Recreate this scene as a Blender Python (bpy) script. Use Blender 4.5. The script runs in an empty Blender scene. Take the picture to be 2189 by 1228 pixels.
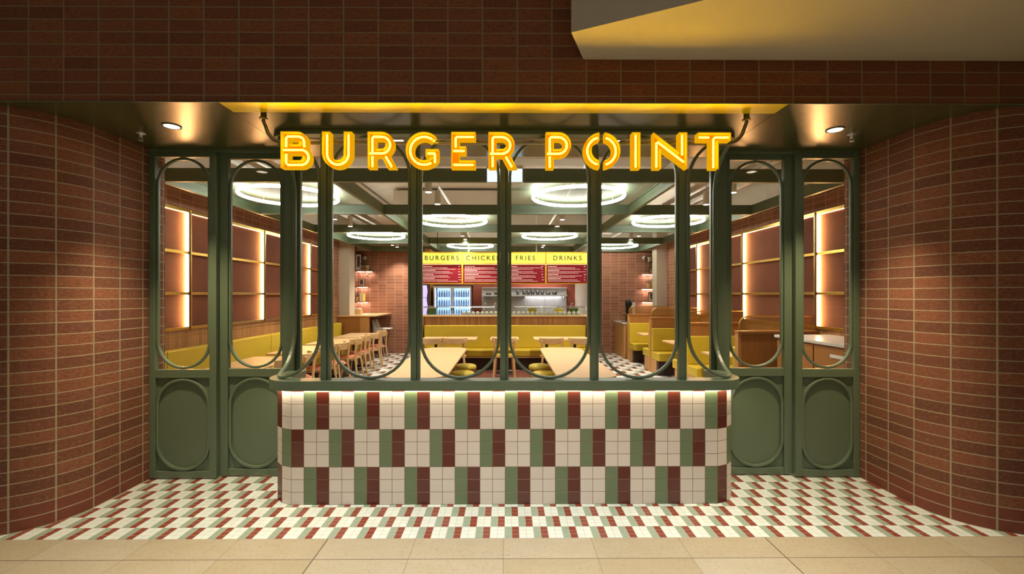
import bpy, bmesh, math, random
from mathutils import Vector, Matrix
from mathutils.geometry import tessellate_polygon
random.seed(7)
PI = math.pi
scn = bpy.context.scene
col = scn.collection
H = 1.671

# ------------------------------------------------------------------ camera, world, exposure, big lights
cd = bpy.data.cameras.new('camera'); cam = bpy.data.objects.new('camera', cd); col.objects.link(cam)
cam.location = (0, 0, H); cam.rotation_euler = (PI/2, 0, -math.radians(0.39))
cd.sensor_fit = 'HORIZONTAL'; cd.sensor_width = 36; cd.lens = 36*965/2189
cd.shift_x = 5.5/2189; cd.shift_y = 17/2189; cd.clip_start = .05; cd.clip_end = 100
scn.camera = cam
w = bpy.data.worlds.new('world'); scn.world = w; w.use_nodes = True
w.node_tree.nodes['Background'].inputs[0].default_value = (1, .88, .72, 1)
w.node_tree.nodes['Background'].inputs[1].default_value = 0.08
scn.view_settings.view_transform = 'Standard'; scn.view_settings.look = 'None'
scn.view_settings.gamma = 1; scn.view_settings.exposure = 0.0; scn.view_settings.use_curve_mapping = False
scn.cycles.max_bounces = 8; scn.cycles.sample_clamp_indirect = 3.0; scn.cycles.use_denoising = True
scn.cycles.transparent_max_bounces = 16
scn.cycles.caustics_reflective = False; scn.cycles.caustics_refractive = False

def lamp(name, kind, loc, energy, color, rot=(0,0,0), parent=None, **kw):
    l = bpy.data.lights.new(name, kind); l.energy = energy; l.color = color
    for k, v in kw.items(): setattr(l, k, v)
    o = bpy.data.objects.new(name, l); col.objects.link(o); o.location = loc; o.rotation_euler = rot
    if parent: o.parent = parent
    return o
# the mall's own ceiling lights, behind and above the camera
lamp('mall_ceiling_light', 'AREA', (0, -1.2, 5.2), 32, (1, .93, .80), (math.radians(8), 0, 0), shape='RECTANGLE', size=9, size_y=1.2)
lamp('mall_ceiling_light', 'AREA', (0, 1.1, 3.20), 93, (1, .985, .955), (math.radians(10), 0, 0), shape='RECTANGLE', size=4.0, size_y=.7, spread=math.radians(92))

# ------------------------------------------------------------------ colour + material helpers
def L(r, g, b):
    f = lambda c: (c/255/12.92) if c <= 10 else ((c/255+.055)/1.055)**2.4
    return (f(r), f(g), f(b), 1)
def newmat(name):
    m = bpy.data.materials.new(name); m.use_nodes = True
    nt = m.node_tree; b = nt.nodes['Principled BSDF']
    return m, nt, b
def N(nt, t, **kw):
    n = nt.nodes.new(t)
    for k, v in kw.items(): setattr(n, k, v)
    return n
def math_n(nt, op, a, b=None, c=None):
    n = N(nt, 'ShaderNodeMath', operation=op)
    for i, x in enumerate((a, b, c)):
        if x is None: continue
        if isinstance(x, (int, float)): n.inputs[i].default_value = x
        else: nt.links.new(x, n.inputs[i])
    return n.outputs[0]
def mixc(nt, f, a, b, blend='MIX'):
    n = N(nt, 'ShaderNodeMix', data_type='RGBA', blend_type=blend)
    for s, x in ((n.inputs[0], f), (n.inputs[6], a), (n.inputs[7], b)):
        if isinstance(x, (int, float)): s.default_value = x
        elif isinstance(x, tuple): s.default_value = x
        else: nt.links.new(x, s)
    return n.outputs[2]
def objcoord(nt, which='Object'):
    return N(nt, 'ShaderNodeTexCoord').outputs[which]
def noise(nt, vec, scale, detail=4, rough=.6, stretch=None):
    if stretch:
        mp = N(nt, 'ShaderNodeMapping'); mp.inputs['Scale'].default_value = stretch
        nt.links.new(vec, mp.inputs[0]); vec = mp.outputs[0]
    n = N(nt, 'ShaderNodeTexNoise'); n.inputs['Scale'].default_value = scale
    n.inputs['Detail'].default_value = detail; n.inputs['Roughness'].default_value = rough
    nt.links.new(vec, n.inputs['Vector']); return n.outputs['Fac']
def bump(nt, bsdf, h, strength=.3, dist=.01):
    b = N(nt, 'ShaderNodeBump'); b.inputs['Strength'].default_value = strength; b.inputs['Distance'].default_value = dist
    nt.links.new(h, b.inputs['Height']); nt.links.new(b.outputs[0], bsdf.inputs['Normal'])
def ramp(nt, fac, a, b, p0=.3, p1=.7):
    r = N(nt, 'ShaderNodeValToRGB'); r.color_ramp.elements[0].color = a; r.color_ramp.elements[1].color = b
    r.color_ramp.elements[0].position = p0; r.color_ramp.elements[1].position = p1
    nt.links.new(fac, r.inputs[0]); return r.outputs[0]

def plain(name, c, rough=.5, metal=0, var=.12, scale=6, bmp=0, spec=None):
    m, nt, b = newmat(name)
    vec = objcoord(nt); f = noise(nt, vec, scale)
    dark = tuple(x*(1-var) for x in c[:3])+(1,); light = tuple(min(1, x*(1+var)) for x in c[:3])+(1,)
    nt.links.new(ramp(nt, f, dark, light), b.inputs['Base Color'])
    b.inputs['Roughness'].default_value = rough; b.inputs['Metallic'].default_value = metal
    if spec is not None: b.inputs['Specular IOR Level'].default_value = spec
    if bmp: bump(nt, b, noise(nt, vec, scale*12), bmp, .002)
    return m
def wood(name, c1, c2, rough=.45, stretch=(1, 1, .06), scale=30):
    m, nt, b = newmat(name); vec = objcoord(nt)
    f = noise(nt, vec, scale, 5, .65, stretch); g = noise(nt, vec, 2.5)
    c = mixc(nt, f, c1, c2)
    c = mixc(nt, math_n(nt, 'MULTIPLY', g, .3), c, c2)
    nt.links.new(c, b.inputs['Base Color']); b.inputs['Roughness'].default_value = rough
    bump(nt, b, f, .08, .002); return m
def emis(name, c, s, base=None):
    m, nt, b = newmat(name)
    b.inputs['Base Color'].default_value = base or c
    b.inputs['Emission Color'].default_value = c; b.inputs['Emission Strength'].default_value = s
    b.inputs['Specular IOR Level'].default_value = 0 if base else .5
    return m
def brick(name, c1, c2, mortar, wd=.2380, ht=.0862, gap=.010, v0=0.0, u0=0.0, plinth=None, rough=.85, var=1.0, stain=.75):
    m, nt, b = newmat(name)
    uv = N(nt, 'ShaderNodeTexCoord').outputs['UV']
    mp = N(nt, 'ShaderNodeMapping'); mp.inputs['Location'].default_value = (-u0, -v0, 0); nt.links.new(uv, mp.inputs[0])
    sep = N(nt, 'ShaderNodeSeparateXYZ'); nt.links.new(mp.outputs[0], sep.inputs[0])
    u = math_n(nt, 'DIVIDE', sep.outputs[0], wd); v = math_n(nt, 'DIVIDE', sep.outputs[1], ht)
    # wobble the joint lines a little, hand laid
    wob = noise(nt, mp.outputs[0], 14, 3)
    wv = math_n(nt, 'MULTIPLY', math_n(nt, 'SUBTRACT', wob, .5), .06)
    v2 = math_n(nt, 'ADD', v, wv)
    def edge(x, g):
        f = math_n(nt, 'FRACT', x)
        d = math_n(nt, 'MINIMUM', f, math_n(nt, 'SUBTRACT', 1, f))
        mr = N(nt, 'ShaderNodeMapRange'); mr.inputs[1].default_value = g*.42; mr.inputs[2].default_value = g*.62
        nt.links.new(d, mr.inputs[0]); return mr.outputs[0]
    e = math_n(nt, 'MULTIPLY', edge(u, gap/wd), edge(v2, gap*.72/ht))
    cmb = N(nt, 'ShaderNodeCombineXYZ'); nt.links.new(math_n(nt, 'FLOOR', u), cmb.inputs[0]); nt.links.new(math_n(nt, 'FLOOR', v2), cmb.inputs[1])
    wn = N(nt, 'ShaderNodeTexWhiteNoise', noise_dimensions='2D'); nt.links.new(cmb.outputs[0], wn.inputs['Vector'])
    n1 = noise(nt, mp.outputs[0], 26, 7, .75, (1, 2.2, 1)); n2 = noise(nt, mp.outputs[0], 120, 3, .7)
    body = mixc(nt, math_n(nt, 'MULTIPLY', wn.outputs[0], var), c1, c2)
    dk = tuple(x*.55 for x in c1[:3])+(1,)
    mr = N(nt, 'ShaderNodeMapRange'); mr.inputs[1].default_value = .50; mr.inputs[2].default_value = .62; nt.links.new(n1, mr.inputs[0])
    body = mixc(nt, math_n(nt, 'MULTIPLY', mr.outputs[0], stain), body, dk)
    mr2 = N(nt, 'ShaderNodeMapRange'); mr2.inputs[1].default_value = .52; mr2.inputs[2].default_value = .64; nt.links.new(noise(nt, mp.outputs[0], 48, 5, .8), mr2.inputs[0])
    body = mixc(nt, math_n(nt, 'MULTIPLY', mr2.outputs[0], stain*.28), body, tuple(x*1.2 for x in mortar[:3])+(1,))
    rough_f = None
    if plinth:
        z = math_n(nt, 'LESS_THAN', sep.outputs[1], plinth[0])
        body = mixc(nt, z, body, plinth[1])
    c = mixc(nt, e, mortar, body)
    nt.links.new(c, b.inputs['Base Color']); b.inputs['Roughness'].default_value = rough
    hh = math_n(nt, 'ADD', math_n(nt, 'MULTIPLY', e, 1.0), math_n(nt, 'ADD', math_n(nt, 'MULTIPLY', mr.outputs[0], -.45), math_n(nt, 'MULTIPLY', n2, .3)))
    bump(nt, b, hh, .55, .008)
    return m
def tiles(name, size, u0, v0, white, green, red, grout, rough=.3, gap=.06, uvmode='Object', bstr=.25):
    m, nt, b = newmat(name)
    vec = objcoord(nt, uvmode); sep = N(nt, 'ShaderNodeSeparateXYZ'); nt.links.new(vec, sep.inputs[0])
    u = math_n(nt, 'DIVIDE', math_n(nt, 'SUBTRACT', sep.outputs[0], u0), size)
    v = math_n(nt, 'DIVIDE', math_n(nt, 'SUBTRACT', sep.outputs[1], v0), size)
    iu = math_n(nt, 'FLOOR', u); jv = math_n(nt, 'FLOOR', math_n(nt, 'DIVIDE', v, 3))
    ph = math_n(nt, 'FLOORED_MODULO', math_n(nt, 'ADD', math_n(nt, 'ADD', iu, math_n(nt, 'MULTIPLY', jv, 2)), .5), 4)
    isg = math_n(nt, 'LESS_THAN', ph, 1.0)
    isr = math_n(nt, 'MULTIPLY', math_n(nt, 'GREATER_THAN', ph, 1.0), math_n(nt, 'LESS_THAN', ph, 2.0))
    cmb = N(nt, 'ShaderNodeCombineXYZ'); nt.links.new(iu, cmb.inputs[0]); nt.links.new(math_n(nt, 'FLOOR', v), cmb.inputs[1])
    wn = N(nt, 'ShaderNodeTexWhiteNoise', noise_dimensions='2D'); nt.links.new(cmb.outputs[0], wn.inputs['Vector'])
    c = mixc(nt, isg, white, green); c = mixc(nt, isr, c, red)
    c = mixc(nt, math_n(nt, 'MULTIPLY', wn.outputs[0], .10), c, (0.25, .22, .18, 1))
    def edge(x):
        f = math_n(nt, 'FRACT', x); d = math_n(nt, 'MINIMUM', f, math_n(nt, 'SUBTRACT', 1, f))
        mr = N(nt, 'ShaderNodeMapRange'); mr.inputs[1].default_value = gap*.35; mr.inputs[2].default_value = gap*.65
        nt.links.new(d, mr.inputs[0]); return mr.outputs[0]
    e = math_n(nt, 'MULTIPLY', edge(u), edge(v))
    c = mixc(nt, e, grout, c)
    nt.links.new(c, b.inputs['Base Color']); b.inputs['Roughness'].default_value = rough
    bump(nt, b, math_n(nt, 'ADD', e, math_n(nt, 'MULTIPLY', noise(nt, vec, 30, 2), .06)), bstr, .004)
    return m
def stone(name, wd, u0, v0):
    m, nt, b = newmat(name); vec = objcoord(nt); sep = N(nt, 'ShaderNodeSeparateXYZ'); nt.links.new(vec, sep.inputs[0])
    u = math_n(nt, 'DIVIDE', math_n(nt, 'SUBTRACT', sep.outputs[0], u0), wd); v = math_n(nt, 'DIVIDE', math_n(nt, 'SUBTRACT', sep.outputs[1], v0), wd)
    cmb = N(nt, 'ShaderNodeCombineXYZ'); nt.links.new(math_n(nt, 'FLOOR', u), cmb.inputs[0]); nt.links.new(math_n(nt, 'FLOOR', v), cmb.inputs[1])
    wn = N(nt, 'ShaderNodeTexWhiteNoise', noise_dimensions='2D'); nt.links.new(cmb.outputs[0], wn.inputs['Vector'])
    n1 = noise(nt, vec, 5, 6, .7, (1, 1.8, 1)); n2 = noise(nt, vec, 45, 4, .7)
    c = mixc(nt, wn.outputs[0], L(186, 176, 154), L(172, 158, 128))
    c = mixc(nt, math_n(nt, 'MULTIPLY', n1, .6), c, L(150, 130, 94))
    mr = N(nt, 'ShaderNodeMapRange'); mr.inputs[1].default_value = .52; mr.inputs[2].default_value = .68; nt.links.new(n2, mr.inputs[0])
    c = mixc(nt, math_n(nt, 'MULTIPLY', mr.outputs[0], .35), c, L(128, 104, 70))
    def edge(x, g):
        f = math_n(nt, 'FRACT', x); d = math_n(nt, 'MINIMUM', f, math_n(nt, 'SUBTRACT', 1, f))
        mr = N(nt, 'ShaderNodeMapRange'); mr.inputs[1].default_value = g*.6; mr.inputs[2].default_value = g
        nt.links.new(d, mr.inputs[0]); return mr.outputs[0]
    # every third joint across is a wide movement joint
    e = math_n(nt, 'MULTIPLY', edge(u, .0022), edge(v, .0060))
    e = math_n(nt, 'MULTIPLY', e, edge(math_n(nt, 'DIVIDE', math_n(nt, 'SUBTRACT', sep.outputs[0], u0-1.2), 3.0), .0016))
    c = mixc(nt, e, L(88, 72, 52), c)
    nt.links.new(c, b.inputs['Base Color']); b.inputs['Roughness'].default_value = .45
    bump(nt, b, e, .2, .003); return m
def stripes(name, c1, c2, axis, pitch, rough=.5):
    m, nt, b = newmat(name); vec = objcoord(nt); sep = N(nt, 'ShaderNodeSeparateXYZ'); nt.links.new(vec, sep.inputs[0])
    s = math_n(nt, 'DIVIDE', sep.outputs[axis], pitch); f = math_n(nt, 'FRACT', s)
    d = math_n(nt, 'ABSOLUTE', math_n(nt, 'SUBTRACT', f, .5))
    wn = N(nt, 'ShaderNodeTexWhiteNoise', noise_dimensions='1D'); nt.links.new(math_n(nt, 'FLOOR', s), wn.inputs['W'])
    c = mixc(nt, wn.outputs[0], c1, c2)
    e = math_n(nt, 'GREATER_THAN', d, .42)
    c = mixc(nt, math_n(nt, 'MULTIPLY', e, .75), c, tuple(x*.35 for x in c1[:3])+(1,))
    g = noise(nt, vec, 30, 4, .6, (1, 1, .08)); c = mixc(nt, math_n(nt, 'MULTIPLY', g, .35), c, c2)
    nt.links.new(c, b.inputs['Base Color']); b.inputs['Roughness'].default_value = rough
    bump(nt, b, math_n(nt, 'SUBTRACT', 1, e), .5, .006); return m
def glass(name, tint=(1, 1, 1, 1), refl=.5):
    m, nt, b = newmat(name); nt.nodes.remove(b); out = nt.nodes['Material Output']
    t = N(nt, 'ShaderNodeBsdfTransparent'); t.inputs[0].default_value = tint
    g = N(nt, 'ShaderNodeBsdfGlossy'); g.inputs['Roughness'].default_value = .02
    fr = N(nt, 'ShaderNodeFresnel'); fr.inputs[0].default_value = 1.45
    mx = N(nt, 'ShaderNodeMixShader'); nt.links.new(math_n(nt, 'MULTIPLY', fr.outputs[0], refl), mx.inputs[0])
    nt.links.new(t.outputs[0], mx.inputs[1]); nt.links.new(g.outputs[0], mx.inputs[2]); nt.links.new(mx.outputs[0], out.inputs[0])
    return m

M = {}
M['brick_side'] = brick('brick_side', L(146, 88, 58), L(108, 62, 42), L(176, 158, 126), u0=0, plinth=(.172, L(126, 68, 48)))
M['brick_in'] = brick('brick_in', L(158, 104, 76), L(134, 86, 62), L(196, 154, 122), gap=.009, rough=.7, stain=.3)
M['green'] = plain('green', L(98, 112, 88), .38, var=.03)
M['green_soffit'] = plain('green_soffit', L(72, 74, 40), .24, var=.04, scale=1.5, spec=.9)
M['green_beam'] = plain('green_beam', L(88, 102, 76), .5, var=.04)
M['soffit_sign_glow'] = plain('soffit_sign_glow', L(255, 222, 20), .3, var=.03)
M['joint'] = plain('joint', L(40, 36, 22), .7)
M['floor_tile'] = tiles('floor_tile', .0509, -.012, 3.10, L(218, 226, 216), L(146, 164, 142), L(132, 58, 42), L(190, 176, 152), .32, .05)
M['counter_tile'] = tiles('counter_tile', .1, -.01, 0, L(212, 199, 184), L(98, 114, 82), L(84, 26, 14), L(112, 86, 64), .3, .035, 'UV', .5)
M['inner_tile'] = tiles('inner_tile', .1, -.01, 4.2, L(236, 234, 226), L(170, 184, 170), L(120, 72, 56), L(170, 155, 130), .3, .03)
M['stone'] = stone('stone', .6, -.02, 2.257)
M['plaster'] = plain('plaster', L(188, 176, 154), .8, var=.03, scale=2)
M['ceiling'] = plain('ceiling', L(206, 194, 172), .85, var=.05, scale=1)
M['white'] = plain('white', L(222, 220, 210), .45, var=.03)
M['oak'] = wood('oak', L(226, 192, 140), L(200, 160, 108), stretch=(1, .06, 1))
M['oak_v'] = wood('oak_v', L(222, 186, 134), L(196, 156, 104))
M['cabinet'] = wood('cabinet', L(178, 122, 62), L(140, 90, 42))
M['cabinet_light'] = wood('cabinet_light', L(204, 154, 94), L(180, 128, 70))
M['slat_y'] = stripes('slat_y', L(176, 124, 70), L(138, 94, 52), 1, .055)
M['slat_x'] = stripes('slat_x', L(170, 116, 58), L(132, 86, 42), 0, .055)
M['yellow'] = plain('yellow', L(196, 168, 46), .42, var=.05, scale=3, bmp=.05)
M['olive'] = plain('olive', L(168, 148, 40), .6, var=.08, scale=5)
M['terracotta'] = plain('terracotta', L(200, 116, 88), .7, var=.06)
M['brass'] = plain('brass', L(206, 168, 84), .28, metal=1, var=.10, scale=4)
M['steel'] = plain('steel', L(196, 197, 202), .35, metal=.5, var=.06)
M['conduit'] = plain('conduit', L(150, 140, 108), .3, metal=.8, var=.05)
M['black'] = plain('black', L(24, 22, 22), .5, var=.2)
M['dark_wood'] = wood('dark_wood', L(58, 34, 24), L(38, 22, 16))
M['kitchen_red'] = plain('kitchen_red', L(132, 60, 44), .5, var=.08)
M['menu_red'] = emis('menu_red', L(130, 36, 44), .30, L(120, 34, 42))
M['yellow_lit'] = emis('yellow_lit', L(255, 243, 95), .9, L(240, 220, 60))
M['yellow_frame'] = plain('yellow_frame', L(214, 170, 20), .4)
M['text_white'] = emis('text_white', L(255, 225, 210), .55)
M['marble'] = plain('marble', L(206, 204, 196), .2, var=.06, scale=9)
M['white_tile'] = brick('white_tile', L(206, 202, 190), L(196, 192, 182), L(160, 152, 138), wd=.1, ht=.3, gap=.005, rough=.3, stain=.1)
M['mesh_green'] = plain('mesh_green', L(118, 138, 112), .5, var=.03)
M['mesh_brass'] = plain('mesh_brass', L(176, 134, 62), .35, metal=.6, var=.05)
M['ring'] = emis('ring', (1, .97, .90, 1), 36)
M['led_warm'] = emis('led_warm', (1, .50, .18, 1), 75)
M['led_soft'] = emis('led_soft', (1, .62, .30, 1), 9)
M['led_white'] = emis('led_white', (1, .86, .62, 1), 60)
M['led_shelf'] = emis('led_shelf', (1, .82, .74, 1), 40)
M['lens'] = emis('lens', (1, .93, .82, 1), 12)
M['neon'] = emis('neon', (1, .60, .0036, 1), 115)
M['letter_back'] = emis('letter_back', (1, .22, .001, 1), .9, (.03, .004, .0005, 1))
M['letter_rim'] = emis('letter_rim', (1, .47, .003, 1), .8, (.05, .018, .001, 1))
M['exit'] = emis('exit', (.55, .82, 1, 1), 1.5)
M['fridge_glow'] = emis('fridge_glow', (.42, .66, 1, 1), 1.7)
M['fridge_fill'] = emis('fridge_fill', (.6, .76, 1, 1), 9)
M['lilac_glow'] = emis('lilac_glow', (.55, .45, .95, 1), .9)
M['bottle'] = plain('bottle', L(150, 178, 235), .2, var=.2)
M['leaf'] = plain('leaf', L(70, 96, 44), .6, var=.3, scale=30)
M['pot'] = plain('pot', L(214, 178, 130), .7)
M['orange'] = plain('orange', L(214, 96, 40), .6)
M['book_yellow'] = plain('book_yellow', L(230, 200, 70), .6)
M['paper'] = plain('paper', L(226, 216, 196), .7, var=.08, scale=25)
M['copper_art'] = plain('copper_art', L(110, 70, 50), .7, var=.5, scale=40)
M['glass'] = glass('glass', (.97, .98, .97, 1), .35)
M['case_glass'] = glass('case_glass', (.90, .93, .86, 1), .6)
# copper coloured mottled plaster for the wall panels
def copper():
    m, nt, b = newmat('copper_panel'); vec = objcoord(nt)
    n1 = noise(nt, vec, 1.1, 5, .6); n2 = noise(nt, vec, 60, 4, .8, (1, .5, 2))
    c = mixc(nt, n1, L(140, 82, 50), L(98, 54, 42)); c = mixc(nt, math_n(nt, 'MULTIPLY', n2, .5), c, L(60, 28, 20))
    nt.links.new(c, b.inputs['Base Color']); b.inputs['Roughness'].default_value = .75; b.inputs['Specular IOR Level'].default_value = .2
    bump(nt, b, n2, .15, .003); return m
M['copper'] = copper()
def terr():
    m = tiles('terracotta_floor', .15, 0, 4.2, L(120, 62, 46), L(126, 66, 50), L(112, 56, 42), L(160, 120, 90), .5, .04); return m
M['terracotta_floor'] = terr()

# ------------------------------------------------------------------ mesh helpers
class MB:
    def __init__(s): s.v = []; s.f = []; s.uv = []; s.smooth = []
    def quad(s, pts, uv=None, sm=False):
        i = len(s.v); s.v += [tuple(p) for p in pts]; s.f.append(tuple(range(i, i+len(pts)))); s.uv.append(uv); s.smooth.append(sm)
    def box(s, a, b):
        x0, y0, z0 = (min(a[i], b[i]) for i in range(3)); x1, y1, z1 = (max(a[i], b[i]) for i in range(3))
        i = len(s.v); s.v += [(x0,y0,z0),(x1,y0,z0),(x1,y1,z0),(x0,y1,z0),(x0,y0,z1),(x1,y0,z1),(x1,y1,z1),(x0,y1,z1)]
        for q in ((0,3,2,1),(4,5,6,7),(0,1,5,4),(1,2,6,5),(2,3,7,6),(3,0,4,7)):
            s.f.append(tuple(i+k for k in q)); s.uv.append(None); s.smooth.append(False)
        return s
    def grid(s, rows, closed_u=False, closed_v=False, sm=True, uvs=None):
        i = len(s.v); nr = len(rows); nc = len(rows[0])
        for r in rows: s.v += [tuple(p) for p in r]
        for a in range(nr if closed_v else nr-1):
            for b in range(nc if closed_u else nc-1):
                a2, b2 = (a+1) % nr, (b+1) % nc
                s.f.append((i+a*nc+b, i+a*nc+b2, i+a2*nc+b2, i+a2*nc+b)); s.uv.append(None); s.smooth.append(sm)
        return s
    def tube(s, pts, r, n=8, closed=False, caps=True, radii=None):
        pts = [Vector(p) for p in pts]; rows = []; m = len(pts)
        up = None
        for k, p in enumerate(pts):
            if closed: t = pts[(k+1) % m]-pts[k-1]
            else: t = pts[min(k+1, m-1)]-pts[max(k-1, 0)]
            t.normalize()
            if up is None:
                a = Vector((0, 0, 1)) if abs(t.z) < .9 else Vector((1, 0, 0)); up = (a - t*a.dot(t)).normalized()
            else: up = (up - t*up.dot(t)).normalized()
            sd = t.cross(up); rr = radii[k] if radii else r
            rows.append([p+(up*math.cos(2*PI*j/n)+sd*math.sin(2*PI*j/n))*rr for j in range(n)])
        s.grid(rows, closed_u=True, closed_v=closed)
        if caps and not closed:
            s.quad(rows[0][::-1]); s.quad(rows[-1])
        return s
    def lathe(s, prof, c=(0, 0, 0), n=24):
        rows = [[(c[0]+r*math.cos(2*PI*j/n), c[1]+r*math.sin(2*PI*j/n), c[2]+z) for j in range(n)] for r, z in prof]
        s.grid(rows, closed_u=True); 
        if prof[0][0] > 1e-4: s.quad(rows[0][::-1])
        if prof[-1][0] > 1e-4: s.quad(rows[-1])
        return s
    def prism(s, poly, z0, z1):
        n = len(poly); i = len(s.v)
        s.v += [(x, y, z0) for x, y in poly]+[(x, y, z1) for x, y in poly]
        s.f += [tuple(i+k for k in range(n-1, -1, -1)), tuple(i+n+k for k in range(n))]; s.uv += [None]*2; s.smooth += [False]*2
        for k in range(n):
            s.f.append((i+k, i+(k+1) % n, i+n+(k+1) % n, i+n+k)); s.uv.append(None); s.smooth.append(False)
        return s
    def build(s, name, mat, parent=None, bevel=0, seg=2):
        me = bpy.data.meshes.new(name); me.from_pydata(s.v, [], s.f); me.materials.append(mat)
        if any(u for u in s.uv):
            lay = me.uv_layers.new(name='UVMap')
            for p, u in zip(me.polygons, s.uv):
                if u:
                    for li, q in zip(p.loop_indices, u): lay.data[li].uv = q
        for p, sm in zip(me.polygons, s.smooth): p.use_smooth = sm
        me.update()
        o = bpy.data.objects.new(name, me); col.objects.link(o)
        if parent is not None: o.parent = parent
        if bevel:
            md = o.modifiers.new('bevel', 'BEVEL'); md.width = bevel; md.segments = seg; md.limit_method = 'ANGLE'; md.angle_limit = math.radians(40)
            md.harden_normals = False
        return o
def lattice(x0, x1, y0, y1, px, py, k, keep=None):
    """expanded metal: diamond cells, each a frame round its hole; returns verts (u, v) and faces"""
    vs = {}; V = []; F = []
    def vid(p):
        q = (round(p[0], 5), round(p[1], 5))
        if q not in vs: vs[q] = len(V); V.append(q)
        return vs[q]
    nx, ny = int((x1-x0)/px), int((y1-y0)/py)
    for i in range(2*nx-1):
        for j in range(ny):
            cx = x0+px/2+i*px/2; cy = y0+py/2+j*py+(py/2 if i % 2 else 0)
            if cy+py/2 > y1+1e-6: continue
            if keep and not keep(cx, cy): continue
            o = [(cx-px/2, cy), (cx, cy-py/2), (cx+px/2, cy), (cx, cy+py/2)]; inn = [(cx+(a-cx)*k, cy+(b-cy)*k) for a, b in o]
            for t in range(4):
                F.append((vid(o[t]), vid(o[(t+1) % 4]), vid(inn[(t+1) % 4]), vid(inn[t])))
    return V, F
def tag(o, label=None, cat=None, group=None, kind=None):
    if label: o['label'] = label
    if cat: o['category'] = cat
    if group: o['group'] = group
    if kind: o['kind'] = kind
    return o
def empty(name, loc, label, cat, group=None, kind=None, rz=0):
    o = bpy.data.objects.new(name, None); col.objects.link(o); o.location = loc; o.rotation_euler = (0, 0, rz); o.empty_display_size = .1
    return tag(o, label, cat, group, kind)
def bx(name, a, b, mat, parent=None, bevel=0):
    return MB().box(a, b).build(name, mat, parent, bevel)
def struct(o, label=None): o['kind'] = 'structure'; 
def clone(root, loc, rz=0, label=None, group=None):
    def cp(o, par):
        c = o.copy(); col.objects.link(c)
        if par is not None: c.parent = par
        for ch in list(o.children): cp(ch, c)
        return c
    r = cp(root, None); r.location = loc; r.rotation_euler = (0, 0, rz)
    if label: r['label'] = label
    if group: r['group'] = group
    return r
def relocal(root):
    """turn children built in world space into the root's own space"""
    for ch in root.children: 
        ch.location = Vector(ch.location)-Vector(root.location)
def thing_at(name, base, label, cat, group=None, kind=None):
    """an Empty at base whose children are built in world coordinates and shifted by relocal()"""
    return empty(name, base, label, cat, group, kind)

# ------------------------------------------------------------------ floors
o = bx('floor', (-7, 3.10, -.05), (7, 4.20, 0), M['floor_tile']); struct(o)
o = bx('floor', (-9, -4, -.05), (9, 3.098, 0), M['stone']); struct(o)
o = bx('floor', (-4.4, 4.20, -.05), (4.4, 13.3, 0), M['inner_tile']); struct(o)
o = bx('floor', (-1.95, 4.9, 0), (1.95, 9.95, .004), M['terracotta_floor']); struct(o)

# ------------------------------------------------------------------ exterior brick
def strip_wall(name, path, z0, z1, mat, u0=0, thick=None):
    mb = MB(); u = u0
    for a, b in zip(path, path[1:]):
        d = math.hypot(b[0]-a[0], b[1]-a[1])
        mb.quad([(a[0], a[1], z0), (b[0], b[1], z0), (b[0], b[1], z1), (a[0], a[1], z1)], [(u, z0), (u+d, z0), (u+d, z1), (u, z1)], False)
        u += d
    o = mb.build(name, mat); struct(o); return o
def side_path(s):
    p = [(s*4.35, 4.30), (s*3.235, 4.30), (s*3.235, 3.60)]
    for k in range(1, 13):
        a = PI/2*k/12; p.append((s*(3.735-.5*math.cos(a)), 3.60-.5*math.sin(a)))
    p.append((s*7.5, 3.10)); return p
# u origin chosen so a joint falls where the photo has it
for s, nm in ((-1, 'wall_left'), (1, 'wall_right')):
    p = side_path(s)
    w0 = strip_wall(nm, p, 0, 2.99, M['brick_side'], u0=-1.115+.238-.022)
mb = MB(); mb.quad([(-7.5, 3.1, 2.99), (7.5, 3.1, 2.99), (7.5, 3.1, 6.4), (-7.5, 3.1, 6.4)], [(-7.5, 2.99), (7.5, 2.99), (7.5, 6.4), (-7.5, 6.4)])
mb.box((-7.5, 3.104, 3.065), (7.5, 3.3, 6.4))
for i in range(1, 7): mb.uv[i] = None
M['brick_fascia'] = brick('brick_fascia', L(150, 88, 48), L(122, 68, 38), L(150, 128, 92), v0=3.038-.0862*2, u0=-3.02)
o = mb.build('wall_fascia', M['brick_fascia']); struct(o)
bx('trim_1', (-7.5, 3.094, 2.988), (7.5, 3.10, 2.993), M['green'])['kind'] = 'structure'

# soffit: three lacquered panels with fine joints, and a front strip painted yellow as the sign's reflected glow
for a, b in ((-4.4, -1.972), (-1.968, 1.948), (1.952, 4.4)):
    o = bx('soffit', (a, 3.1025 if abs(a) > 3 or abs(b) > 3 else 3.272, 2.99), (b, 4.30, 3.04), M['green_soffit']); struct(o)
o = bx('soffit', (-1.968, 3.1025, 2.99), (1.948, 3.27, 3.04), M['soffit_sign_glow']); struct(o)
o = bx('soffit', (-4.4, 3.2, 3.045), (4.4, 4.3, 3.06), M['joint']); struct(o)
# mall bulkhead, cream plaster, lit from below by the sign
mb = MB().prism([(.53, 3.098), (.40, 2.78), (1.07, 2.477), (4.6, .88), (9, .88), (9, 3.098)], 3.29, 6.4)
o = mb.build('ceiling_bulkhead', M['plaster']); struct(o)
# return above doors, inside
o = bx('wall_header', (-4.4, 4.30, 2.99), (4.4, 4.36, 4.0), M['ceiling']); struct(o)

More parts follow.
